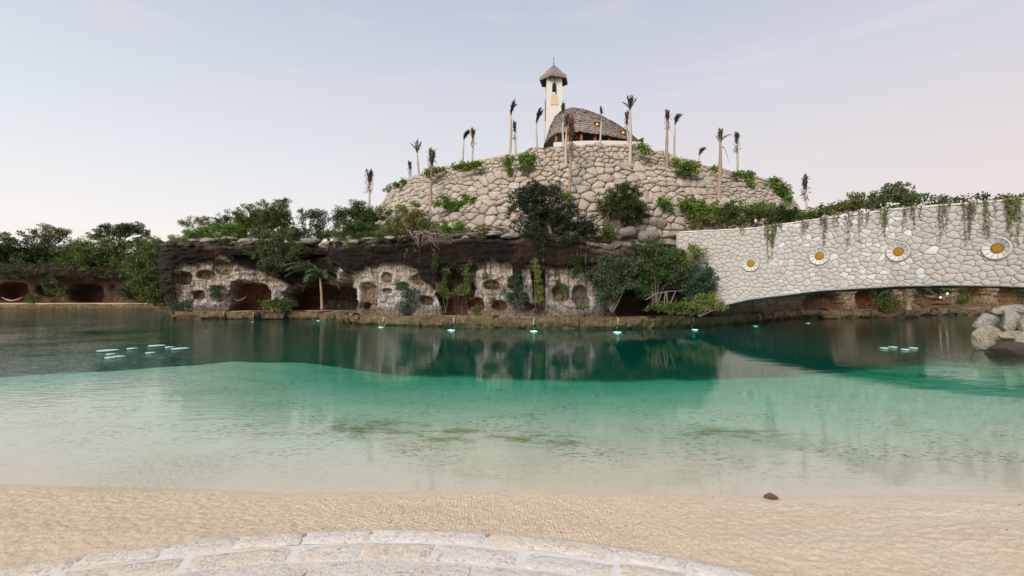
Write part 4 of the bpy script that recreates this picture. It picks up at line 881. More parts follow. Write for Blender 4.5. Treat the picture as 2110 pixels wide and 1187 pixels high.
P('bare_shrub', 'thin leafless bush between the two left trees', 'shrub', (178, 515), [(178, 498, 16, 12)], 88, G_OLIVE, .2, .12, None, .05, 305)
P('leafy_tree', 'bright green spreading tree over the left caves', 'tree', (230, 570), [(200, 520, 50, 20), (250, 512, 50, 24), (300, 515, 40, 26), (180, 540, 40, 18), (240, 540, 50, 20)], 80, G_MID, .36, .8, None, .2, 306, clump=.9, flat=.5)
P('leafy_tree', 'tall green tree reaching down to the water left of the cliff', 'tree', (318, 630), [(320, 520, 30, 26), (312, 555, 34, 30), (325, 590, 26, 34), (300, 585, 20, 24), (334, 615, 16, 22), (285, 545, 24, 20)], 66, G_MID, .30, .8, None, .18, 307, clump=.7)
P('hanging_shrub', 'olive shrub hanging over the wall beside the big left cave', 'shrub', (110, 570), [(108, 588, 16, 12), (122, 600, 14, 8), (95, 578, 12, 8)], 79.5, G_MID, .25, .8, None, .08, 308)
P('small_bush', 'round bush on the far left ledge between the caves', 'shrub', (72, 624), [(72, 618, 14, 9)], 79.8, G_MID, .25, .8, None, .05, 309)
P('small_bush', 'green bush before the right pillar of the far left caves', 'shrub', (262, 612), [(262, 600, 20, 12), (285, 606, 16, 14)], 79, G_DARK, .25, .8, None, .08, 310)
P('hanging_shrub', 'dark brush hanging from the far left cliff edge over the cave', 'shrub', (180, 560), [(150, 562, 60, 9), (230, 565, 60, 10), (50, 562, 60, 10), (20, 552, 50, 12), (100, 553, 40, 10), (270, 556, 40, 12), (200, 552, 40, 10)], 79.6, ((.04, .035, .02), (.09, .08, .035)), .25, .7, None, .06, 311)
# cliff top, left part
P('bare_shrub', 'sparse grey-green shrub with bare twigs at the left of the cliff top', 'shrub', (405, 490), [(395, 458, 22, 8), (415, 452, 12, 7), (380, 462, 10, 4)], 46, G_OLIVE, .13, .5, None, .05, 320, clump=.28, flat=.5)
P('fern_bush', 'bright green feathery bush along the cliff top at left', 'shrub', (430, 488), [(410, 478, 26, 9), (440, 474, 30, 11), (470, 470, 24, 14), (385, 482, 14, 6), (485, 476, 20, 10), (400, 489, 26, 5), (440, 489, 30, 5), (480, 490, 30, 5), (360, 492, 14, 5)], 44.5, G_BRIGHT, .24, .9, None, .05, 321, thin=.2, clump=.35)
P('leafy_shrub', 'dark shrub behind the feathery bush on the cliff top', 'shrub', (440, 480), [(440, 460, 24, 9), (465, 452, 18, 8)], 48, G_DARK, .2, .8, None, .07, 322, clump=.35)
P('leafy_tree', 'tallest leafy tree on the left cliff top', 'tree', (545, 492), [(560, 438, 34, 20), (520, 448, 34, 20), (548, 460, 46, 22), (580, 455, 22, 18), (500, 465, 24, 16), (578, 424, 14, 7), (510, 428, 10, 6)], 46.5, G_MID, .19, .8, None, .13, 323, clump=.42)
P('bare_shrub', 'bare-branched treetop with a few leaf tufts above the tallest left tree', 'shrub', (575, 450), [(588, 413, 12, 4), (575, 416, 10, 4), (540, 420, 12, 4)], 47, G_DARK, .17, .7, None, .04, 324, clump=.25, flat=.5)
P('hanging_shrub', 'big olive shrub spilling over the left cliff face', 'shrub', (575, 495), [(570, 490, 34, 20, -.8), (560, 515, 34, 22, -1.2), (590, 535, 36, 22, -1.4), (555, 545, 26, 16, -1.4), (610, 515, 24, 18, -1), (535, 478, 22, 12)], 43.6, ((.04, .055, .02), (.10, .12, .045)), .18, .8, None, .10, 325, clump=.4)
P('slender_tree', 'thin tree with bare stems and few tufts left of the layered tree', 'tree', (628, 490), [(625, 448, 10, 5), (618, 434, 6, 3), (630, 440, 7, 5), (612, 478, 26, 13), (622, 460, 6, 4)], 46, G_DARK, .17, .7, None, .045, 326, clump=.3)
P('slender_tree', 'small tree with two rounded leaf layers on the cliff top', 'tree', (655, 495), [(652, 438, 20, 8), (660, 452, 20, 9), (650, 468, 16, 8), (660, 482, 24, 12)], 45, G_DARK, .18, .85, None, .06, 327, clump=.35)
P('feathery_tree', 'deep green tree with feathery layered branches left of the hill', 'tree', (740, 494), [(742, 425, 22, 12), (725, 440, 36, 14), (755, 445, 36, 16), (735, 462, 44, 18), (715, 478, 30, 14), (785, 438, 28, 10), (760, 474, 30, 14), (700, 452, 16, 7)], 40, ((.025, .055, .012), (.075, .13, .03)), .19, .85, None, .14, 328, clump=.42, thin=.3)
P('pale_shrub', 'yellowish shrub behind the boulders left of the feathery tree', 'shrub', (700, 494), [(695, 482, 10, 9), (730, 490, 18, 6)], 43, G_YEL, .15, .6, None, .04, 329, clump=.25)
P('olive_shrub', 'wide olive shrub at the left foot of the hill wall', 'shrub', (850, 488), [(850, 452, 36, 16), (830, 466, 34, 14), (875, 466, 30, 14), (815, 478, 30, 10), (850, 438, 20, 8), (895, 475, 22, 10)], 35.5, G_OLIVE, .15, .75, None, .10, 330, clump=.33)
P('leafy_shrub', 'mid green low shrub between the feathery tree and the olive shrub', 'shrub', (785, 490), [(788, 474, 24, 10), (808, 482, 22, 8)], 37, G_MID, .15, .8, None, .06, 331, clump=.3)
P('bright_shrub', 'bright green shrub on the cliff edge under the hill wall', 'shrub', (940, 492), [(938, 470, 26, 14), (945, 484, 26, 10), (922, 478, 16, 10), (955, 476, 14, 10)], 32.5, G_BRIGHT, .15, .9, None, .06, 332, clump=.3)
for i, (bs, bl, Y, cc, lb) in enumerate([((610, 492), [(600, 480, 22, 12), (622, 486, 20, 8)], 46.5, G_DARK, 'dark low shrub behind the pale boulders of the left cliff'), ((690, 494), [(672, 484, 18, 9), (700, 488, 22, 8)], 43.5, G_DARK, 'dark low shrub at the foot of the layered tree'),
 ((770, 492), [(760, 484, 24, 8), (790, 487, 18, 6)], 36.5, G_MID, 'low green shrub between the feathery tree and the lip slabs'), ((880, 480), [(884, 470, 20, 10), (900, 480, 16, 8)], 34.2, G_MID, 'green shrub between the olive and the bright cliff shrub'), ((1010, 478), [(1000, 474, 20, 7), (1030, 476, 20, 6)], 32.8, G_OLIVE, 'low olive growth between the bright shrub and the big dark tree'), ((500, 490), [(490, 482, 26, 9), (520, 484, 22, 9)], 45.2, G_BRIGHT, 'feathery green growth under the tallest left tree'),
 ((1210, 520), [(1212, 505, 16, 12), (1222, 524, 12, 10)], 30.6, G_DARK, 'dark shrub filling the gap right of the big dark tree'), ((1480, 640), [(1385, 632, 22, 10), (1352, 636, 18, 8), (1410, 640, 20, 7)], 29.2, G_MID, 'green growth along the ledge under the bare branches')]):
    P('low_shrub', lb, 'shrub', bs, bl, Y, cc, .15, .85, None, .04, 360+i, clump=.28)
P('leafy_tree', 'bushy green tree behind the flat-topped one on the left bank', 'tree', (170, 560), [(160, 520, 34, 22), (190, 530, 30, 20), (150, 545, 40, 16)], 83, G_MID, .34, .85, None, .18, 370, clump=.8)
P('leafy_tree', 'dark tree over the right end of the left bank caves', 'tree', (290, 600), [(275, 555, 26, 16), (300, 575, 24, 20), (280, 590, 18, 12)], 72, G_DARK, .30, .9, None, .14, 371, clump=.7)
# dead brush
rs_ = np.random.RandomState(9); t = thing('dead_brush', 'tangle of grey dead branches hanging over the cliff edge', 'dead bush', tuple(at(865, 490, 32.8)))
for k_ in range(26):
    a0 = np.array(at(865+rs_.uniform(-20, 30), 482+rs_.uniform(-8, 6), 33)); a1 = np.array(at(865+rs_.uniform(-30, 80), 478+rs_.uniform(-6, 44), 32-rs_.uniform(0, .9))); mid = (a0+a1)/2+rs_.uniform(-.3, .3, 3)+np.array([0, 0, .25])
    MB().tube([a0, (a0+mid)/2+rs_.uniform(-.08, .08, 3), mid, a1], [.035, .028, .02, .008], 5).tube([mid, mid+(a1-mid)*.5+rs_.uniform(-.35, .35, 3)], [.015, .006], 4).obj('branch', TWIG, t, smooth=True, origin=a0)
# big dark tree and neighbours
P('dark_tree', 'big very dark tree in front of the middle of the hill', 'tree', (1150, 545), [(1095, 402, 38, 16), (1130, 400, 44, 18), (1085, 430, 36, 18), (1125, 435, 56, 26), (1160, 450, 46, 28), (1100, 465, 46, 22), (1150, 485, 54, 26), (1195, 470, 30, 24), (1125, 505, 40, 20), (1170, 515, 36, 18), (1110, 385, 26, 10)], 30.6, G_VD, .15, .85, None, .15, 340, clump=.4)
P('vine_shrub', 'green shrub standing at the right side of the big dark tree', 'shrub', (1250, 500), [(1240, 478, 26, 16), (1262, 490, 14, 12), (1228, 492, 14, 10)], 31.6, G_MID, .14, .7, None, .05, 341, clump=.28)
P('round_tree', 'small round deep green tree in front of the hill right of the dark one', 'tree', (1272, 488), [(1290, 400, 26, 20), (1282, 420, 38, 24), (1300, 435, 30, 20), (1290, 455, 20, 14), (1315, 445, 18, 12), (1285, 385, 16, 8)], 32.4, G_DARK, .14, .95, None, .06, 342, clump=.32)
P('olive_shrub', 'yellowish sapling crown at the left of the small round tree', 'shrub', (1260, 492), [(1252, 412, 20, 16), (1248, 430, 16, 14), (1262, 396, 12, 8)], 32.6, G_OLIVE, .13, .6, None, .05, 343, clump=.28)
# shrubs in front of the cliff at right
P('leafy_shrub', 'grey-green shrub covering the cliff right of the carved wall', 'shrub', (1262, 645), [(1262, 555, 36, 28), (1250, 580, 30, 24), (1285, 580, 34, 24), (1300, 550, 26, 18), (1250, 615, 24, 18)], 29.3, ((.035, .06, .03), (.08, .12, .055)), .15, .85, None, .07, 344, clump=.32)
P('leafy_shrub', 'dark green shrub top below the boulders near the bridge', 'shrub', (1350, 640), [(1340, 512, 36, 16), (1365, 530, 46, 22), (1345, 555, 46, 26), (1385, 560, 34, 26), (1330, 585, 30, 20)], 29.8, ((.03, .06, .018), (.075, .125, .035)), .15, .9, None, .08, 345, clump=.34)
P('leafy_shrub', 'very dark inner shrub at the water between the pale stems', 'shrub', (1380, 648), [(1375, 590, 50, 26), (1400, 615, 34, 20), (1340, 600, 30, 20)], 30.6, G_VD, .15, .9, None, .08, 346, clump=.34)
P('leafy_shrub', 'light green shrub with yellow tips against the bridge wall, upper one', 'shrub', (1430, 640), [(1432, 515, 16, 12), (1415, 535, 26, 18), (1440, 520, 14, 8)], 29.7, G_YEL, .15, .8, None, .06, 347, clump=.28)
P('leafy_shrub', 'blue-green shrub pressed against the bridge wall', 'shrub', (1440, 645), [(1440, 570, 28, 24), (1455, 590, 20, 16), (1425, 590, 24, 20), (1462, 560, 12, 8)], 29.4, G_BLUE, .15, .85, None, .07, 348, clump=.3)
P('leafy_shrub', 'yellow-green shrub low at the foot of the bridge', 'shrub', (1440, 652), [(1455, 618, 24, 14), (1472, 628, 18, 9), (1430, 628, 24, 14), (1485, 634, 8, 5)], 29.2, G_YEL, .15, .7, None, .06, 349, clump=.28)
m = thing('bare_bush', 'bundle of pale bent bare branches under the shrubs at the ledge', 'dead bush', tuple(at(1370, 645, 29.4)))
for pts_ in (((1368, 642), (1369, 620), (1371, 602)), ((1378, 642), (1384, 618), (1392, 600)), ((1330, 618), (1350, 606), (1380, 600), (1408, 599)), ((1372, 642), (1375, 622), (1374, 600))):
    MB().tube([at(a, b, 29.0) for a, b in pts_], [.028, .024, .02, .014][:len(pts_)], 6).obj('stem', TWIG, m, smooth=True, origin=at(*pts_[0], 29.0))
# ledge plants and climbers on the carved cliff
LP = [('ledge_bush', 'dark green bush on the ledge left of the palm', (575, 640), [(560, 628, 22, 10), (590, 630, 24, 10), (575, 622, 16, 8)], 41.6, G_MID, .16), ('ledge_bush', 'blue-green bush at the bottom left corner of the cliff', (372, 645), [(368, 632, 16, 12), (385, 628, 10, 14)], 41.5, G_BLUE, .16),
 ('ledge_bush', 'dim bush inside the dark cave right of the palm', (700, 638), [(695, 628, 22, 8)], 40.5, G_VD, .16), ('creeper', 'small creeper hanging in the shallow niche of the left cliff', (443, 620), [(442, 600, 9, 14), (452, 612, 8, 8)], 42.6, G_BLUE, .13),
 ('creeper', 'leafy creeper growing up the pale arch at left centre', (838, 645), [(826, 592, 12, 8), (838, 610, 10, 10), (830, 630, 14, 12), (850, 602, 10, 7), (853, 622, 8, 6), (835, 642, 12, 6)], 32.8, G_BLUE, .13), ('creeper', 'narrow green creeper on the dark band above the brown recess', (900, 560), [(899, 532, 6, 8), (897, 545, 7, 8)], 31.6, G_MID, .12),
 ('creeper', 'bright creeper beside the brown recess, upper one', (918, 590), [(918, 562, 8, 10), (916, 578, 6, 6)], 31.5, G_MID, .12), ('creeper', 'creeper beside the brown recess, lower one on thin stems', (918, 645), [(912, 598, 8, 8), (924, 604, 8, 7)], 31.4, G_MID, .12),
 ('creeper', 'hanging green creeper left of the second pale arch', (960, 560), [(960, 552, 6, 8), (962, 568, 6, 10), (965, 584, 5, 8), (952, 598, 14, 9)], 31.2, ((.05, .10, .02), (.12, .19, .04)), .12), ('creeper', 'dry weed in front of the round hole at the ledge', (982, 648), [(980, 638, 8, 8), (986, 645, 6, 5)], 30.7, G_OLIVE, .10),
 ('creeper', 'dense dark creeper over the hollow right of the second arch', (1070, 640), [(1062, 575, 10, 12), (1066, 595, 14, 14), (1072, 615, 16, 12), (1050, 612, 8, 8)], 30.2, G_BLUE, .12), ('creeper', 'yellow-green creeper hanging down the cliff at centre', (1105, 645), [(1103, 542, 8, 9), (1106, 558, 8, 9), (1108, 575, 7, 8), (1112, 598, 8, 9), (1112, 615, 6, 8)], 29.8, G_YEL, .12),
 ('creeper', 'small green sprig above the round niche at right', (1158, 600), [(1152, 582, 8, 7), (1160, 592, 8, 6)], 30.0, G_MID, .11), ('creeper', 'dark green creeper hanging under the big dark tree', (1190, 520), [(1188, 530, 14, 12), (1190, 550, 12, 12), (1185, 565, 8, 8)], 29.8, G_DARK, .13), ('creeper', 'low green weeds on the ledge right of the niche', (1195, 645), [(1198, 634, 14, 5)], 29.6, G_MID, .12),
 ('creeper', 'dark creeper over the left part of the far niche', (1030, 600), [(1000, 570, 8, 6), (1040, 600, 7, 6), (1015, 618, 8, 4)], 30.8, G_BLUE, .10)]
for i, (nm, lb, bs, bl, Y, cc, lf) in enumerate(LP): P(nm, lb, 'bush' if nm == 'ledge_bush' else 'climbing plant', bs, bl, Y, cc, lf, .75, None, .02, 400+i, clump=.22, depth=.5)
for i, (bs, bl, Y, cc, lb) in enumerate([((725, 500), [(722, 502, 10, 8), (732, 512, 7, 7)], 34.9, G_OLIVE, 'weeds hanging over the corner above the cave pillar'), ((785, 496), [(780, 496, 16, 6), (792, 504, 8, 7)], 34.0, G_MID, 'weeds hanging from the cliff edge under the olive shrub'),
 ((1000, 486), [(1000, 486, 12, 4), (992, 492, 6, 6)], 31.4, G_OLIVE, 'thin weeds on the lip slabs left of the big dark tree'), ((458, 494), [(455, 494, 18, 5), (462, 503, 8, 8)], 43.1, G_MID, 'weeds hanging over the left cliff above the holes'), ((380, 498), [(376, 496, 12, 6), (368, 508, 7, 10)], 42.6, G_OLIVE, 'weeds at the left corner of the cliff top'), ((690, 504), [(688, 502, 14, 6), (682, 514, 9, 10)], 41.6, G_OLIVE, 'mossy weeds over the dark cave beside the pillar'), ((870, 490), [(905, 488, 14, 5), (830, 492, 14, 5)], 33.0, G_OLIVE, 'weeds either side of the dead brush')]):
    P('cliff_weeds', lb, 'weeds', bs, bl, Y, cc, .12, .8, None, .015, 440+i, clump=.2, depth=.6)
# ivy on the hill walls
def YH(px_, r):
    k = (px_-CX)/F; a = k*k+1; b = -2*(k*HC[0]+HC[1]); c = HC[0]**2+HC[1]**2-r*r; D = b*b-4*a*c
    return (-b-math.sqrt(max(0, D)))/(2*a)
IV = [((822, 378), [(815, 382, 12, 5), (835, 375, 14, 5)], 'thin ivy strip along the left rim of the hill wall', 24.6), ((799, 392), [(799, 390, 6, 7)], 'small ivy tuft at the left end of the hill wall', 24.8),
 ((893, 350), [(893, 353, 14, 8), (880, 358, 10, 6), (908, 349, 12, 4)], 'ivy patch hanging from the rim beside the reddish left palm', 24.9), ((962, 335), [(952, 340, 16, 8), (968, 345, 14, 9), (985, 338, 12, 5), (940, 345, 10, 4)], 'wide ivy patch hanging on the left of the upper wall', 25.2),
 ((1047, 328), [(1045, 330, 14, 7), (1049, 343, 9, 10)], 'narrow heart-shaped ivy patch left of the larger one', 25.3), ((1088, 322), [(1083, 325, 16, 8), (1092, 330, 22, 8), (1086, 342, 11, 11)], 'heart-shaped ivy patch on the wall below the bell tower', 25.3),
 ((1325, 300), [(1318, 302, 10, 5), (1328, 309, 11, 10)], 'round ivy patch right below the chapel roof tip', 24.8), ((1410, 330), [(1398, 336, 14, 8), (1412, 346, 18, 12), (1428, 346, 12, 14), (1405, 352, 12, 8)], 'large ivy patch hanging between two right palms', 25.4),
 ((1470, 340), [(1471, 346, 8, 7)], 'yellowish small ivy patch left of the open-headed palm', 25.0), ((1540, 358), [(1535, 361, 16, 6), (1546, 372, 12, 12), (1520, 359, 12, 4)], 'ivy patch at the foot of the rightmost rim palm', 25.0), ((1600, 378), [(1590, 375, 14, 7), (1605, 388, 18, 12), (1618, 400, 10, 12), (1598, 372, 14, 6)], 'ivy curtain hanging over the right end of the hill wall', 25.2),
 ((1625, 415), [(1626, 412, 8, 8)], 'small ivy tuft low at the right end of the hill wall', 26),
 ((935, 412), [(918, 417, 14, 9), (935, 420, 16, 8), (960, 416, 14, 12), (900, 422, 8, 5)], 'ivy hedge on the lower terrace at left', 27.6), ((1165, 402), [(1168, 404, 12, 7)], 'small bright ivy tuft at the foot of the tall reddish palm', 27.6), ((830, 430), [(828, 430, 14, 6), (855, 420, 10, 5)], 'yellowish weeds on the lower terrace at the far left', 27.6),
 ((1375, 412), [(1368, 415, 14, 8), (1378, 425, 12, 8)], 'ivy tuft on the lower terrace right of the round tree', 27.8), ((1440, 415), [(1420, 417, 22, 8), (1445, 425, 28, 12), (1430, 440, 20, 14), (1465, 440, 24, 14)], 'ivy bank spilling over the lower terrace before the right palm', 28.2)]
for i, (bs, bl, lb, r) in enumerate(IV):
    P('ivy', lb, 'ivy', bs, bl, YH(min(max(bs[0], 822), 1600), r)-.45, G_BRIGHT if 'yellow' not in lb else G_YEL, .17, 1.2, 'ivy patches on the hill walls', .03, 450+i, clump=.30, depth=.8, limbs=False, thin=.65)
# bank of shrubs behind the bridge end
BS = [((1500, 470), [(1490, 440, 26, 16), (1512, 432, 26, 16), (1500, 455, 30, 14)], 31.5, G_MID, 'green shrub behind the bridge parapet, left of the person'), ((1450, 472), [(1452, 458, 26, 12), (1430, 465, 18, 8)], 31.8, G_OLIVE, 'brownish low shrub over the left end of the bridge'), ((1555, 465), [(1550, 440, 34, 16), (1575, 445, 26, 14), (1540, 455, 24, 9)], 31, G_MID, 'dense green shrub directly behind the person'),
 ((1620, 458), [(1610, 440, 30, 12), (1635, 445, 26, 12), (1600, 452, 22, 9)], 29, G_DARK, 'dark shrub behind the bridge right of the person'), ((1690, 445), [(1680, 440, 26, 9), (1705, 432, 24, 10), (1660, 445, 22, 8)], 27.4, G_MID, 'light shrub on the bridge near the leaning palm'), ((1760, 435), [(1745, 425, 26, 12), (1770, 415, 22, 14), (1730, 432, 20, 8), (1762, 404, 14, 6)], 26.2, G_OLIVE, 'windswept brownish bush on the bridge'),
 ((1840, 428), [(1825, 405, 28, 16), (1850, 400, 30, 16), (1880, 412, 28, 12), (1810, 420, 24, 10), (1842, 388, 20, 7), (1865, 420, 30, 8)], 25.4, ((.055, .075, .028), (.12, .15, .06)), 'tallest windswept bush on the bridge'), ((1920, 415), [(1915, 412, 20, 8), (1940, 412, 14, 7)], 24, G_MID, 'low green bush on the bridge right of the tallest one'), ((2010, 412), [(1985, 410, 18, 5), (2012, 407, 20, 6), (2028, 410, 10, 5)], 22.5, G_DARK, 'thin dark flowering shrub near the right end of the bridge'), ((2060, 410), [(2058, 410, 16, 6), (2075, 408, 12, 5)], 21.8, G_OLIVE, 'small airy shrub on the bridge between the last two vines'), ((2100, 405), [(2100, 408, 12, 6), (2125, 406, 14, 8)], 21, G_OLIVE, 'yellowish shrub at the very right end of the bridge')]
for i, (bs, bl, Y, cc, lb) in enumerate(BS): P('parapet_shrub', lb, 'shrub', bs, bl, Y, cc, .12, .8, 'shrubs along the bridge top', .04, 500+i, clump=.25, thin=.5)
# white blossoms on two of them
for (pts_, Y, lb) in (([(1912, 408), (1920, 414), (1905, 416), (1895, 422), (1830, 422), (1842, 420)], 24, 'white blossoms on the low bush of the bridge'), ([(1990, 405), (2005, 414), (2012, 413), (2020, 415), (1998, 415), (2028, 416)], 21.9, 'white blossoms at the right end of the bridge')):
    lv = LV(); rs_ = np.random.RandomState(3)
    for a, b in pts_:
        c0 = np.array(at(a, b, Y-.25)); n = 26; lv.add(c0+rs_.normal(size=(n, 3))*np.array([.13, .08, .05]), rs_.normal(size=(n, 3)), rs_.normal(size=(n, 3)), .08, .06, np.full((n, 3), .78))
    o = lv.obj('blossom', None); tag(o, lb, 'flowers')
# terrace strip of ivy and the sloping bank at the right of the hill
P('hedge', 'long green hedge sloping down from the hill towards the bridge', 'hedge', (1560, 450), [(1500, 425, 30, 12), (1540, 430, 34, 12), (1580, 432, 36, 12), (1620, 440, 34, 10), (1470, 418, 26, 8), (1655, 446, 24, 8)], 36, G_BRIGHT, .18, .9, None, .06, 520, clump=.4, thin=.5)
P('far_bush', 'distant bush line seen over the right end of the bridge', 'bush', (1900, 420), [(1760, 425, 50, 8), (1850, 412, 60, 12), (1950, 418, 40, 6)], 45, G_DARK, .25, .8, None, .06, 521, clump=.6)
# under the bridge
P('round_bush', 'clipped dark round bush on the ledge under the bridge', 'bush', (1832, 640), [(1830, 626, 26, 13)], 44.2, G_MID, .17, .9, None, .06, 530, clump=.35)
P('leafy_bush', 'dark bush hanging under the bridge left of the thick trunk', 'bush', (1815, 615), [(1812, 605, 22, 12)], 45.5, G_DARK, .17, .8, None, .06, 531, clump=.35)
P('leafy_bush', 'green bush before the orange caves beyond the bridge', 'bush', (1985, 625), [(1985, 618, 15, 8), (1978, 624, 8, 5)], 50.5, G_MID, .17, .8, None, .04, 532, clump=.35)
P('leafy_bush', 'small plant at the top of the orange caves beyond the bridge', 'bush', (1980, 595), [(1982, 598, 16, 5)], 53, G_DARK, .17, .8, None, .04, 533, clump=.35)
P('ledge_bush', 'small dark ledge bush at the right end of the orange caves', 'bush', (2105, 610), [(2102, 606, 8, 8)], 49, G_DARK, .17, .8, None, .04, 534, clump=.35)

# ------------------------------------------------------------------ hanging vines on the bridge
VN = [(1588, 465, 537, 14, .9, 'dense dark vine tapering to a point left of the second roundel'), (1655, 455, 490, 8, .4, 'thin sparse vine over the wall before the second roundel'), (1700, 450, 505, 8, .7, 'long brown vine right above the second roundel'), (1748, 443, 510, 6, .4, 'sparse brown vine halfway between second and third roundel'), (1775, 440, 500, 8, .25, 'faint thread-like vine between second and third roundel'), (1722, 447, 478, 7, .25, 'short faint vine right of the long brown one'),
 (1824, 434, 490, 5, 1.0, 'bright green narrow vine above the third roundel'), (1863, 430, 470, 4, .5, 'thin green vine right of the third roundel'), (1880, 428, 475, 7, .6, 'double-stranded vine right of the third roundel'), (1896, 427, 455, 3, .4, 'short strand beside the double vine'), (1936, 424, 500, 7, .5, 'brownish zigzag vine midway between the last two roundels'), (1955, 422, 445, 5, .3, 'short sparse vine right of the zigzag one'),
 (1994, 421, 505, 15, .5, 'wide brown vine curtain left of the last roundel'), (2025, 420, 497, 4, .9, 'narrow yellow-green vine over the last roundel'), (2043, 419, 445, 2, .3, 'single short thread over the last roundel'), (2083, 417, 500, 17, .9, 'dense vine curtain right of the last roundel'), (1605, 462, 480, 6, .4, 'little vine tuft right of the dense dark vine'), (1528, 472, 483, 5, .8, 'small green tuft hanging over the coping near the person'), (1790, 438, 465, 5, .25, 'short faint strands left of the bright vine'), (1812, 436, 462, 3, .3, 'short thin strand left of the bright vine')]
for i, (px_, y0_, y1_, w_, dn, lb) in enumerate(VN):
    rs_ = np.random.RandomState(600+i); sc_ = bidx(px_); x_, Yv, _z = bf(sc_, 0, 0); k = Yv/F; zt_ = bzt(sc_)+.1; zb_ = Zof(y1_, Yv); hw_ = w_*k
    t = thing('hanging_vine', lb, 'vine', bf(sc_, zt_, .05), 0, 'vines hanging down the bridge wall'); lv = LV(); wd = MB()
    ns = max(2, int(w_*.9)); green = 'green' in lb
    for q in range(ns):
        s_ = sc_+rs_.uniform(-1, 1)*hw_; ln = (zt_-zb_)*(1 if q == 0 else rs_.uniform(.35, 1)*(1-.45*abs(s_-sc_)/hw_)); pts_ = []; n = 14
        for a in range(n):
            h_ = a/(n-1); s_ += rs_.uniform(-.03, .03)+(sc_-s_)*.05*(1 if w_ > 10 else .3); pts_.append(np.array(bf(s_, zt_-ln*h_, .05+.03*rs_.uniform())))
        wd.tube([Vector(bf(s_, zt_+.02, -.2))]+pts_, [.008]*(n+1), 3, cap=False)
        nl = int(55*dn*ln); 
        if nl < 3: nl = 3
        h_ = rs_.uniform(0, 1, nl)**1.15*(n-1.01); i0 = h_.astype(int); pa = np.array(pts_); c0 = pa[i0]+(pa[i0+1]-pa[i0])*(h_-i0)[:, None]+rs_.normal(size=(nl, 3))*np.array([.04, .02, .03])
        tt = rs_.uniform(size=(nl, 1)); a_, b__ = (np.array([.07, .09, .02]), np.array([.16, .19, .05])) if green or dn > .85 else (np.array([.10, .06, .03]), np.array([.17, .16, .07]))
        lv.add(c0, rs_.normal(size=(nl, 3))+np.array([0, 0, -.5]), rs_.normal(size=(nl, 3))+np.array([-.5, -1, .3]), .075*rs_.uniform(.6, 1.3, nl), .055, a_+(b__-a_)*tt)
    lv.obj('leaves', t); wd.obj('stem', TWIG, t)

# ------------------------------------------------------------------ palms
def frond(lv, wd, p0, dirv, L_, sag, leafL, col, rs, nseg=9, per=5, spread=.5, lw=.035):
    pts_ = []; p = np.array(p0, float); d = np.array(dirv, float); d /= np.linalg.norm(d)
    for a in range(nseg):
        pts_.append(p.copy()); p = p+d*L_/nseg; d = d+np.array([0, 0, -sag/nseg])+rs.normal(size=3)*.03; d /= np.linalg.norm(d)
    wd.tube(pts_, list(np.linspace(.03, .01, nseg)), 4, cap=False)
    for a in range(1, nseg):
        T = pts_[a]-pts_[a-1]; T /= np.linalg.norm(T); sdv = np.cross(T, [0, 0, 1]); nn_ = np.linalg.norm(sdv); sdv = sdv/nn_ if nn_ > .1 else rs.normal(size=3)
        for sg in (-1, 1):
            n = per; c0 = pts_[a-1]+(pts_[a]-pts_[a-1])*rs.uniform(0, 1, (n, 1)); dd = T*.9+sdv*sg*spread+np.array([0, 0, -.35])+rs.normal(size=(n, 3))*.18
            w = math.sin(math.pi*min(.93, .15+a/nseg*.8)); cc = np.array(col)*(1+.25*rs.normal(size=(n, 1)))
            lv.add(c0, dd, rs.normal(size=(n, 3))*.3+np.array([0, 0, 1]), leafL*w*rs.uniform(.7, 1.2, n), lw, cc)
RED, DKG, BRN, GRY = (.15, .065, .04), (.045, .055, .03), (.12, .085, .055), (.09, .08, .06)
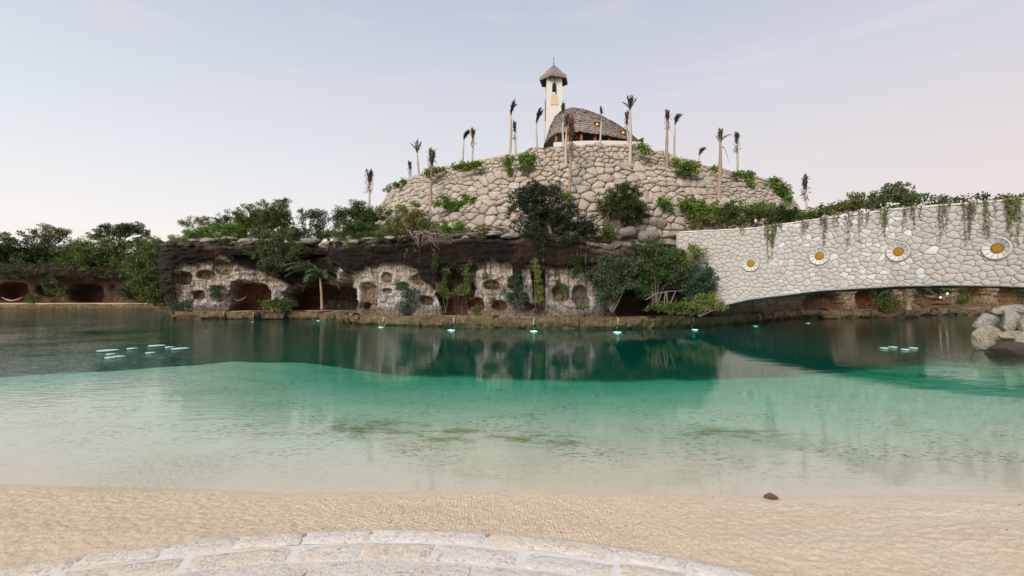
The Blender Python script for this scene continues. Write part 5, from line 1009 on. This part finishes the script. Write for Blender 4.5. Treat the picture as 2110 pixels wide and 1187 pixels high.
PALMS = [ # top x,y of trunk, tuft top y, half width, style, colour, where, trunk px width, base px x, label
 (761, 380, 352, 8, 'tied', RED, ('abs', 46, 9.0), 5, 758, 'reddish bushy-headed palm left of the hill above the feathery tree'), (846, 352, 335, 4, 'tied', GRY, ('rim',), 3, 846, 'shortest thin palm at the left rim of the hill'),
 (861, 316, 291, 8, 'open', DKG, ('rim',), 5, 863, 'palm with a few open forked fronds at the left rim'), (890, 345, 307, 8, 'tied', BRN, ('ter',), 7, 888, 'shaggy brown palm standing on the lower terrace at left'),
 (955, 290, 276, 5, 'nod', DKG, ('rim',), 4, 955, 'thin palm with a drooping dark head, left of its reddish twin'), (973, 288, 268, 5, 'tied', RED, ('rim',), 4, 974, 'thin palm with a reddish head beside the drooping one'), (1052, 238, 216, 4, 'nod', DKG, ('rim',), 6, 1050, 'tall palm left of the tower with a small dark head'),
 (1061, 274, 253, 4, 'tied', DKG, ('rim',), 4, 1061, 'shorter palm right beside the tall one left of the tower'), (1107, 256, 235, 5, 'nod', DKG, ('rim',), 4, 1105, 'slim dark palm just left of the bell tower'), (1161, 236, 217, 5, 'tied', GRY, ('rim',), 5, 1161, 'grey palm in front of the top of the chapel roof'),
 (1167, 262, 240, 5, 'tied', GRY, ('led',), 6, 1167, 'pale palm in front of the left half of the chapel roof'), (1176, 292, 240, 8, 'tied', RED, ('ter',), 6, 1174, 'tall palm with a long reddish shaggy head before the chapel'), (1238, 238, 225, 3, 'tied', GRY, ('rim',), 4, 1236, 'slender palm in front of the middle of the chapel roof'),
 (1299, 228, 205, 7, 'open', DKG, ('led',), 7, 1297, 'tall palm with an open forked head at the right end of the chapel'), (1293, 258, 232, 4, 'tied', BRN, ('rim',), 4, 1294, 'palm half hidden behind the tall open-headed one'), (1377, 252, 232, 5, 'tied', RED, ('led',), 7, 1373, 'tall leaning palm with a compact red-brown head right of the chapel'),
 (1391, 258, 242, 5, 'nod', DKG, ('rim',), 5, 1391, 'slim palm right next to the compact-headed leaning one'), (1440, 322, 311, 5, 'nod', GRY, ('rim',), 4, 1440, 'very short palm head peeping over the right rim'), (1483, 293, 268, 7, 'fork', BRN, ('ter',), 9, 1482, 'tallest terrace palm with a Y-shaped head and a broken hanging frond'),
 (1518, 298, 274, 5, 'tied', DKG, ('rim',), 5, 1519, 'dark shaggy-headed palm at the right rim'), (1660, 392, 364, 6, 'tied', GRY, ('abs', 33, 6.0), 4, 1668, 'leaning palm rising behind the bridge')]
for i, (tx, ty, hy, hwid, style, colr, where, tpx, bx, lb) in enumerate(PALMS):
    rs_ = np.random.RandomState(700+i)
    if where[0] == 'abs': Y, zb_ = where[1], where[2]
    else: r_, zb_ = {'rim': (23.3, 14.35), 'led': (24.78, 12.45), 'ter': (27.0, 9.3)}[where[0]]; Y = YH(min(max(bx, 822), 1590), r_)
    tt_ = (math.atan2(Y-HC[1], Xof(bx, Y)-HC[0])-FA+math.pi) % (2*math.pi)-math.pi; zb_ -= {'rim': 1, 'led': .6}.get(where[0], 0)*rdrop(tt_); k = Y/F; b0 = Vector((Xof(bx, Y), Y, zb_)); tp = at(tx, ty, Y); t = thing('palm_tree', lb, 'palm tree', b0, 0, 'newly planted palms on and around the hill')
    H = tp.z-b0.z; w0 = tpx*k*.5; bend = (tp-b0); n = 12; pts_ = []; rd = []
    for a in range(n+1):
        h_ = a/n; pts_.append(b0+bend*h_+Vector((.06*math.sin(h_*3+i), 0, 0))); rd.append(w0*(1.15-.62*h_+(.12 if h_ < .08 else 0))+(.02 if .55 < h_ < .72 else 0))
    MB().tube(pts_, rd, 8).obj('trunk', REDBARK if colr in (RED, BRN) and tpx > 5 else PALEBARK, t, smooth=True)
    MB().tube([pts_[-1], pts_[-1]+Vector((0, 0, .35)), pts_[-1]+Vector((0, 0, .7))], [rd[-1], rd[-1]*.9, rd[-1]*.35], 7).obj('crownshaft', IRON if style != 'tied' else REDBARK, t, smooth=True)
    TH = (ty-hy)*k+.25; W2 = hwid*k
    def put(dirv, L_, sag, lf, per, spread, nm='frond', lw=.05):
        lv = LV(); wd = MB(); frond(lv, wd, pts_[-1]+Vector((0, 0, .1)), dirv, L_, sag, lf, colr, rs_, 8, per, spread, lw); o = lv.obj(nm, t); wd.obj('rib', TWIG, o)
    if style == 'tied':
        for q in range(7): a_ = rs_.uniform(0, 6.28); put((math.cos(a_)*W2/TH*.8, math.sin(a_)*W2/TH*.8, 1), TH*rs_.uniform(.75, 1), .25, min(.42, W2*1.1), 6, .35)
        lv = LV(); n = int(90*TH*hwid/5); c0 = np.array(pts_[-1])+np.stack([rs_.normal(size=n)*W2*.45, rs_.normal(size=n)*W2*.45, rs_.uniform(-.5*TH, .9*TH, n)], 1); lv.add(c0, rs_.normal(size=(n, 3))*.5+np.array([0, 0, -1]), rs_.normal(size=(n, 3)), .30, .05, np.array(colr)*(1+.3*rs_.normal(size=(n, 1)))); lv.obj('dead_leaves', t)
    elif style == 'nod':
        for q in range(7): a_ = rs_.uniform(-.9, .9); put((math.cos(a_)*W2/TH*.9, math.sin(a_)*.3*W2/TH, 1), TH*rs_.uniform(.9, 1.35), 1.9, .34, 6, .3)
    elif style == 'open':
        for q, a_ in enumerate((-.75, -.42, -.12, .1, .32, .62)): put((a_*W2*2.2/TH, rs_.uniform(-.3, .3), 1), TH*rs_.uniform(.75, 1.1), .3+abs(a_), .28, 5, .3)
    else:
        for sx in (-1, 1):
            p1 = pts_[-1]+Vector((sx*9*k, 0, 14*k)); MB().tube([pts_[-1], (pts_[-1]+p1)/2, p1], [.08, .06, .035], 6).obj('cut_frond', TWIG, t)
        for q in range(6): a_ = rs_.uniform(0, 6.28); put((math.cos(a_)*.12, math.sin(a_)*.12, 1), TH*rs_.uniform(.7, 1), .3, .26, 6, .4)
        put((.55, 0, .8), TH*.95, 1.2, .3, 5, .35)
        a0 = at(1484, 304, Y); hang = [a0, at(1490, 303, Y-.1), at(1495, 310, Y-.1), at(1499, 322, Y-.1), at(1503, 338, Y-.1)]; MB().tube(hang, [.06, .05, .03, .02, .01], 5).obj('broken_frond', TWIG, t)
# coconut palm on the ledge
def coco(lb, bx, by, tx, ty, Y, L_, nf, seed, colr, tw=.12, gr=None):
    rs_ = np.random.RandomState(seed); b0 = at(bx, by, Y); tp = at(tx, ty, Y); t = thing('coconut_palm', lb, 'palm tree', b0)
    MB().tube([b0, b0+(tp-b0)*.05, b0+(tp-b0)*.5+Vector((.03, 0, 0)), tp], [tw*1.6, tw*1.15, tw, tw*.8], 9).obj('trunk', REDBARK, t, smooth=True)
    for q in range(nf):
        a_ = q*2.4+rs_.uniform(-.2, .2); el = rs_.uniform(.15, 1.5); lv = LV(); wd = MB()
        frond(lv, wd, tp, (math.cos(a_), math.sin(a_)*.8, el), L_*rs_.uniform(.8, 1.1), 1.7, .62, colr if rs_.uniform() > .2 else tuple(c*1.6 for c in colr), rs_, 13, 7, .8, .06); o = lv.obj('frond', t); wd.obj('rib', TWIG, o)
coco('green coconut palm on the ledge before the dark cave', 664, 638, 660, 572, 41.3, 3.7, 20, 801, (.05, .085, .035))
coco('dark palm with a thick curved trunk under the bridge', 1872, 638, 1862, 592, 43.6, 3.0, 12, 802, (.02, .04, .018), .2)
coco('young palm behind the orange cave beyond the bridge', 1945, 618, 1935, 598, 52, 1.8, 9, 803, (.05, .10, .02), .08)

# ------------------------------------------------------------------ stone steps and hammocks
st_ = thing('stone_steps', 'small flight of stone steps into the water under the bridge', 'steps', tuple(at(1700, 655, 43.5)))
for k_ in range(4):
    q = MB().box((Xof(1700, 43.4), 43.3-.28*k_, .62-.16*k_), (1.1+.1*k_, .5, .12)).obj('step', LEDGE, st_, origin=(Xof(1700, 43.4), 43.3-.28*k_, .62-.16*k_))
st_ = thing('stone_steps', 'pale worn stone steps at the cave mouth left of the palm', 'steps', tuple(at(575, 655, 42.2)))
for k_ in range(4):
    MB().box((Xof(572, 42.4), 42.5-.25*k_, .60-.15*k_), (1.6+.1*k_, .5, .11)).obj('step', LEDGE, st_, origin=(Xof(572, 42.4), 42.5-.25*k_, .6-.15*k_))
for (a, b, y0_, sg, Y, lb) in ((3, 47, 612, 9, 82.5, 'pale hammock hanging in the far left cave'), (478, 508, 610, 12, 44.2, 'dim hammock curve in the brown cave of the left cliff'), (1905, 1930, 606, 8, 53.5, 'pale hammock in the orange cave beyond the bridge')):
    V = []; n = 14
    for sy in (-.28, -.1, .1, .28):
        for q in range(n):
            h_ = q/(n-1); w = math.sin(math.pi*h_); V.append(at(a+(b-a)*h_, y0_+sg*w*(1-abs(sy)*.5), Y)+Vector((0, sy*w*1.4, .04*abs(sy)*w*8)))
    o = mesh_obj('hammock', V, grid_faces(4, n), TWIG if 'dim' in lb else COPING, None, smooth=True, origin=at((a+b)/2, y0_, Y)); so_ = o.modifiers.new('thickness', 'SOLIDIFY'); so_.thickness = .03; tag(o, lb, 'hammock')

# ------------------------------------------------------------------ person on the bridge
def skin_obj(name, joints, edges, mat_, parent, sub=2):
    me = bpy.data.meshes.new(name); o0 = np.array(parent_world(parent)); me.from_pydata([tuple(np.array(j[:3])) for j in joints], edges, []); me.materials.append(mat_)
    o = bpy.data.objects.new(name, me); COL.objects.link(o); o.parent = parent
    o.modifiers.new('skin', 'SKIN'); 
    if not me.skin_vertices: me.attributes
    lay = me.skin_vertices[0].data if len(me.skin_vertices) else None
    for i_, j in enumerate(joints): lay[i_].radius = (j[3], j[4] if len(j) > 4 else j[3])
    lay[0].use_root = True
    sb = o.modifiers.new('smooth', 'SUBSURF'); sb.levels = sub; sb.render_levels = sub
    return o
SKIN = plain('skin', (.45, .25, .17), var=.1, rough=.6, bmp=0); JACKET = plain('dark_purple_jacket', (.055, .035, .08), var=.3, bmp=.1); TROUS = plain('dark_trousers', (.03, .03, .04), bmp=0); HAIR = plain('light_reddish_hair', (.52, .30, .20), var=.2, sc=30)
sp_ = bidx(1545); bx_, by_, _ = bf(sp_, 0, -.62); per = thing('person', 'person with light reddish hair in a dark purple jacket leaning over the bridge parapet', 'person', (bx_, by_, bzt(sp_)-1.1), math.radians(38))
J = [(0, 0, .92, .15, .12), (0, -.02, 1.12, .15, .11), (0, -.08, 1.36, .17, .12), (0, -.13, 1.46, .06, .06), (0, -.17, 1.54, .055, .06),
     (.19, -.08, 1.38, .065), (.27, -.18, 1.16, .05), (.14, -.42, 1.14, .038), (-.19, -.08, 1.38, .065), (-.27, -.18, 1.16, .05), (-.14, -.42, 1.14, .038)]
skin_obj('jacket', J, [(0, 1), (1, 2), (2, 3), (3, 4), (2, 5), (5, 6), (6, 7), (2, 8), (8, 9), (9, 10)], JACKET, per)
skin_obj('trousers', [(0, 0, .93, .14, .12), (.1, 0, .84, .1), (.11, -.02, .47, .065), (.11, .02, .08, .045), (.11, -.12, .04, .045), (-.1, 0, .84, .1), (-.11, -.02, .47, .065), (-.11, .02, .08, .045), (-.11, -.12, .04, .045)], [(0, 1), (1, 2), (2, 3), (3, 4), (0, 5), (5, 6), (6, 7), (7, 8)], TROUS, per)
skin_obj('head', [(0, -.16, 1.50, .05), (0, -.19, 1.58, .075, .085), (0, -.20, 1.66, .085, .10), (0, -.295, 1.63, .012)], [(0, 1), (1, 2), (2, 3)], SKIN, per)
skin_obj('hair', [(0, -.13, 1.56, .07), (0, -.15, 1.66, .098), (0, -.19, 1.73, .085), (0, -.235, 1.735, .05)], [(0, 1), (1, 2), (2, 3)], HAIR, per)
for sx in (-1, 1):
    hd = skin_obj('hand', [(sx*.14, -.42, 1.14, .03), (sx*.12, -.48, 1.13, .035, .02), (sx*.11, -.53, 1.12, .03, .018)], [(0, 1), (1, 2)], SKIN, per, 1)
    for f_ in range(4): skin_obj('finger', [(sx*(.095+.016*f_), -.52, 1.12, .009), (sx*(.09+.018*f_), -.565, 1.118, .008), (sx*(.09+.018*f_), -.59+.004*f_, 1.10, .007)], [(0, 1), (1, 2)], SKIN, hd, 1)
    skin_obj('thumb', [(sx*.10, -.48, 1.12, .01), (sx*.075, -.51, 1.115, .009), (sx*.065, -.535, 1.11, .008)], [(0, 1), (1, 2)], SKIN, hd, 1)

# ------------------------------------------------------------------ dry leaf and shells on the beach
DRY = plain('dry_leaf', (.10, .055, .035), var=.5, sc=40, rough=.7)
def leafobj(px_, py_, sz, lb, seed, rz=.3):
    Y = 1.98*F/(py_-HY); c = at(px_, py_, Y); rs_ = np.random.RandomState(seed); V = []; nu_, nv_ = 9, 5
    for b in range(nv_):
        for a in range(nu_):
            u, v = a/(nu_-1), b/(nv_-1)*2-1; w = math.sin(math.pi*(u*.93+.04))**.8*.42
            x, y = (u-.5), v*w; z = .34*abs(v)**1.5*w*1.6+.22*(u-.45)**2*(1 if u > .45 else .4)+.03*rs_.uniform(-1, 1)
            p = Vector((x*sz, y*sz, z*sz)); p.rotate(Matrix.Rotation(rz, 3, 'Z')); V.append(c+p+Vector((0, 0, .012*sz)))
    o = mesh_obj('dead_leaf', V, grid_faces(nv_, nu_), DRY, None, smooth=False, origin=c); s_ = o.modifiers.new('thickness', 'SOLIDIFY'); s_.thickness = .003; tag(o, lb, 'leaf'); return o
leafobj(1589, 1027, .13, 'dark brown curled dead leaf at the water edge on the right', 1, -.35)
leafobj(1294, 1057, .035, 'tiny dark leaf scrap on the sand right of the raked patch', 2, .6)
rs_ = np.random.RandomState(77); lv = LV(); n = 150; X_ = rs_.uniform(-4.8, 4.8, n); Y_ = rs_.uniform(3.4, 4.75, n)**1.0
ok = (np.hypot(X_-PC[0], Y_-PC[1]) > PR+.05); X_, Y_ = X_[ok], Y_[ok]; n = len(X_); Z_ = bed(X_, Y_)+.006
for sel, colr, sz in ((rs_.uniform(size=n) < .55, (.06, .045, .03), .014), (rs_.uniform(size=n) < .4, (.75, .70, .62), .010)):
    q = sel; m_ = int(q.sum()); lv.add(np.stack([X_, Y_, Z_], 1)[q], rs_.normal(size=(m_, 3))*np.array([1, 1, .25]), np.tile([0, 0, 1.0], (m_, 1))+rs_.normal(size=(m_, 3))*.3, sz*rs_.uniform(.6, 2.2, m_), sz*.6, np.array(colr)*(1+.3*rs_.normal(size=(m_, 1))))
o = lv.obj('beach_debris', None, 'stuff'); tag(o, 'tiny dark leaf bits and pale shell chips scattered on the sand', 'beach debris')
print('LEAVES', TOTAL[0], 'OBJECTS', len(bpy.data.objects))
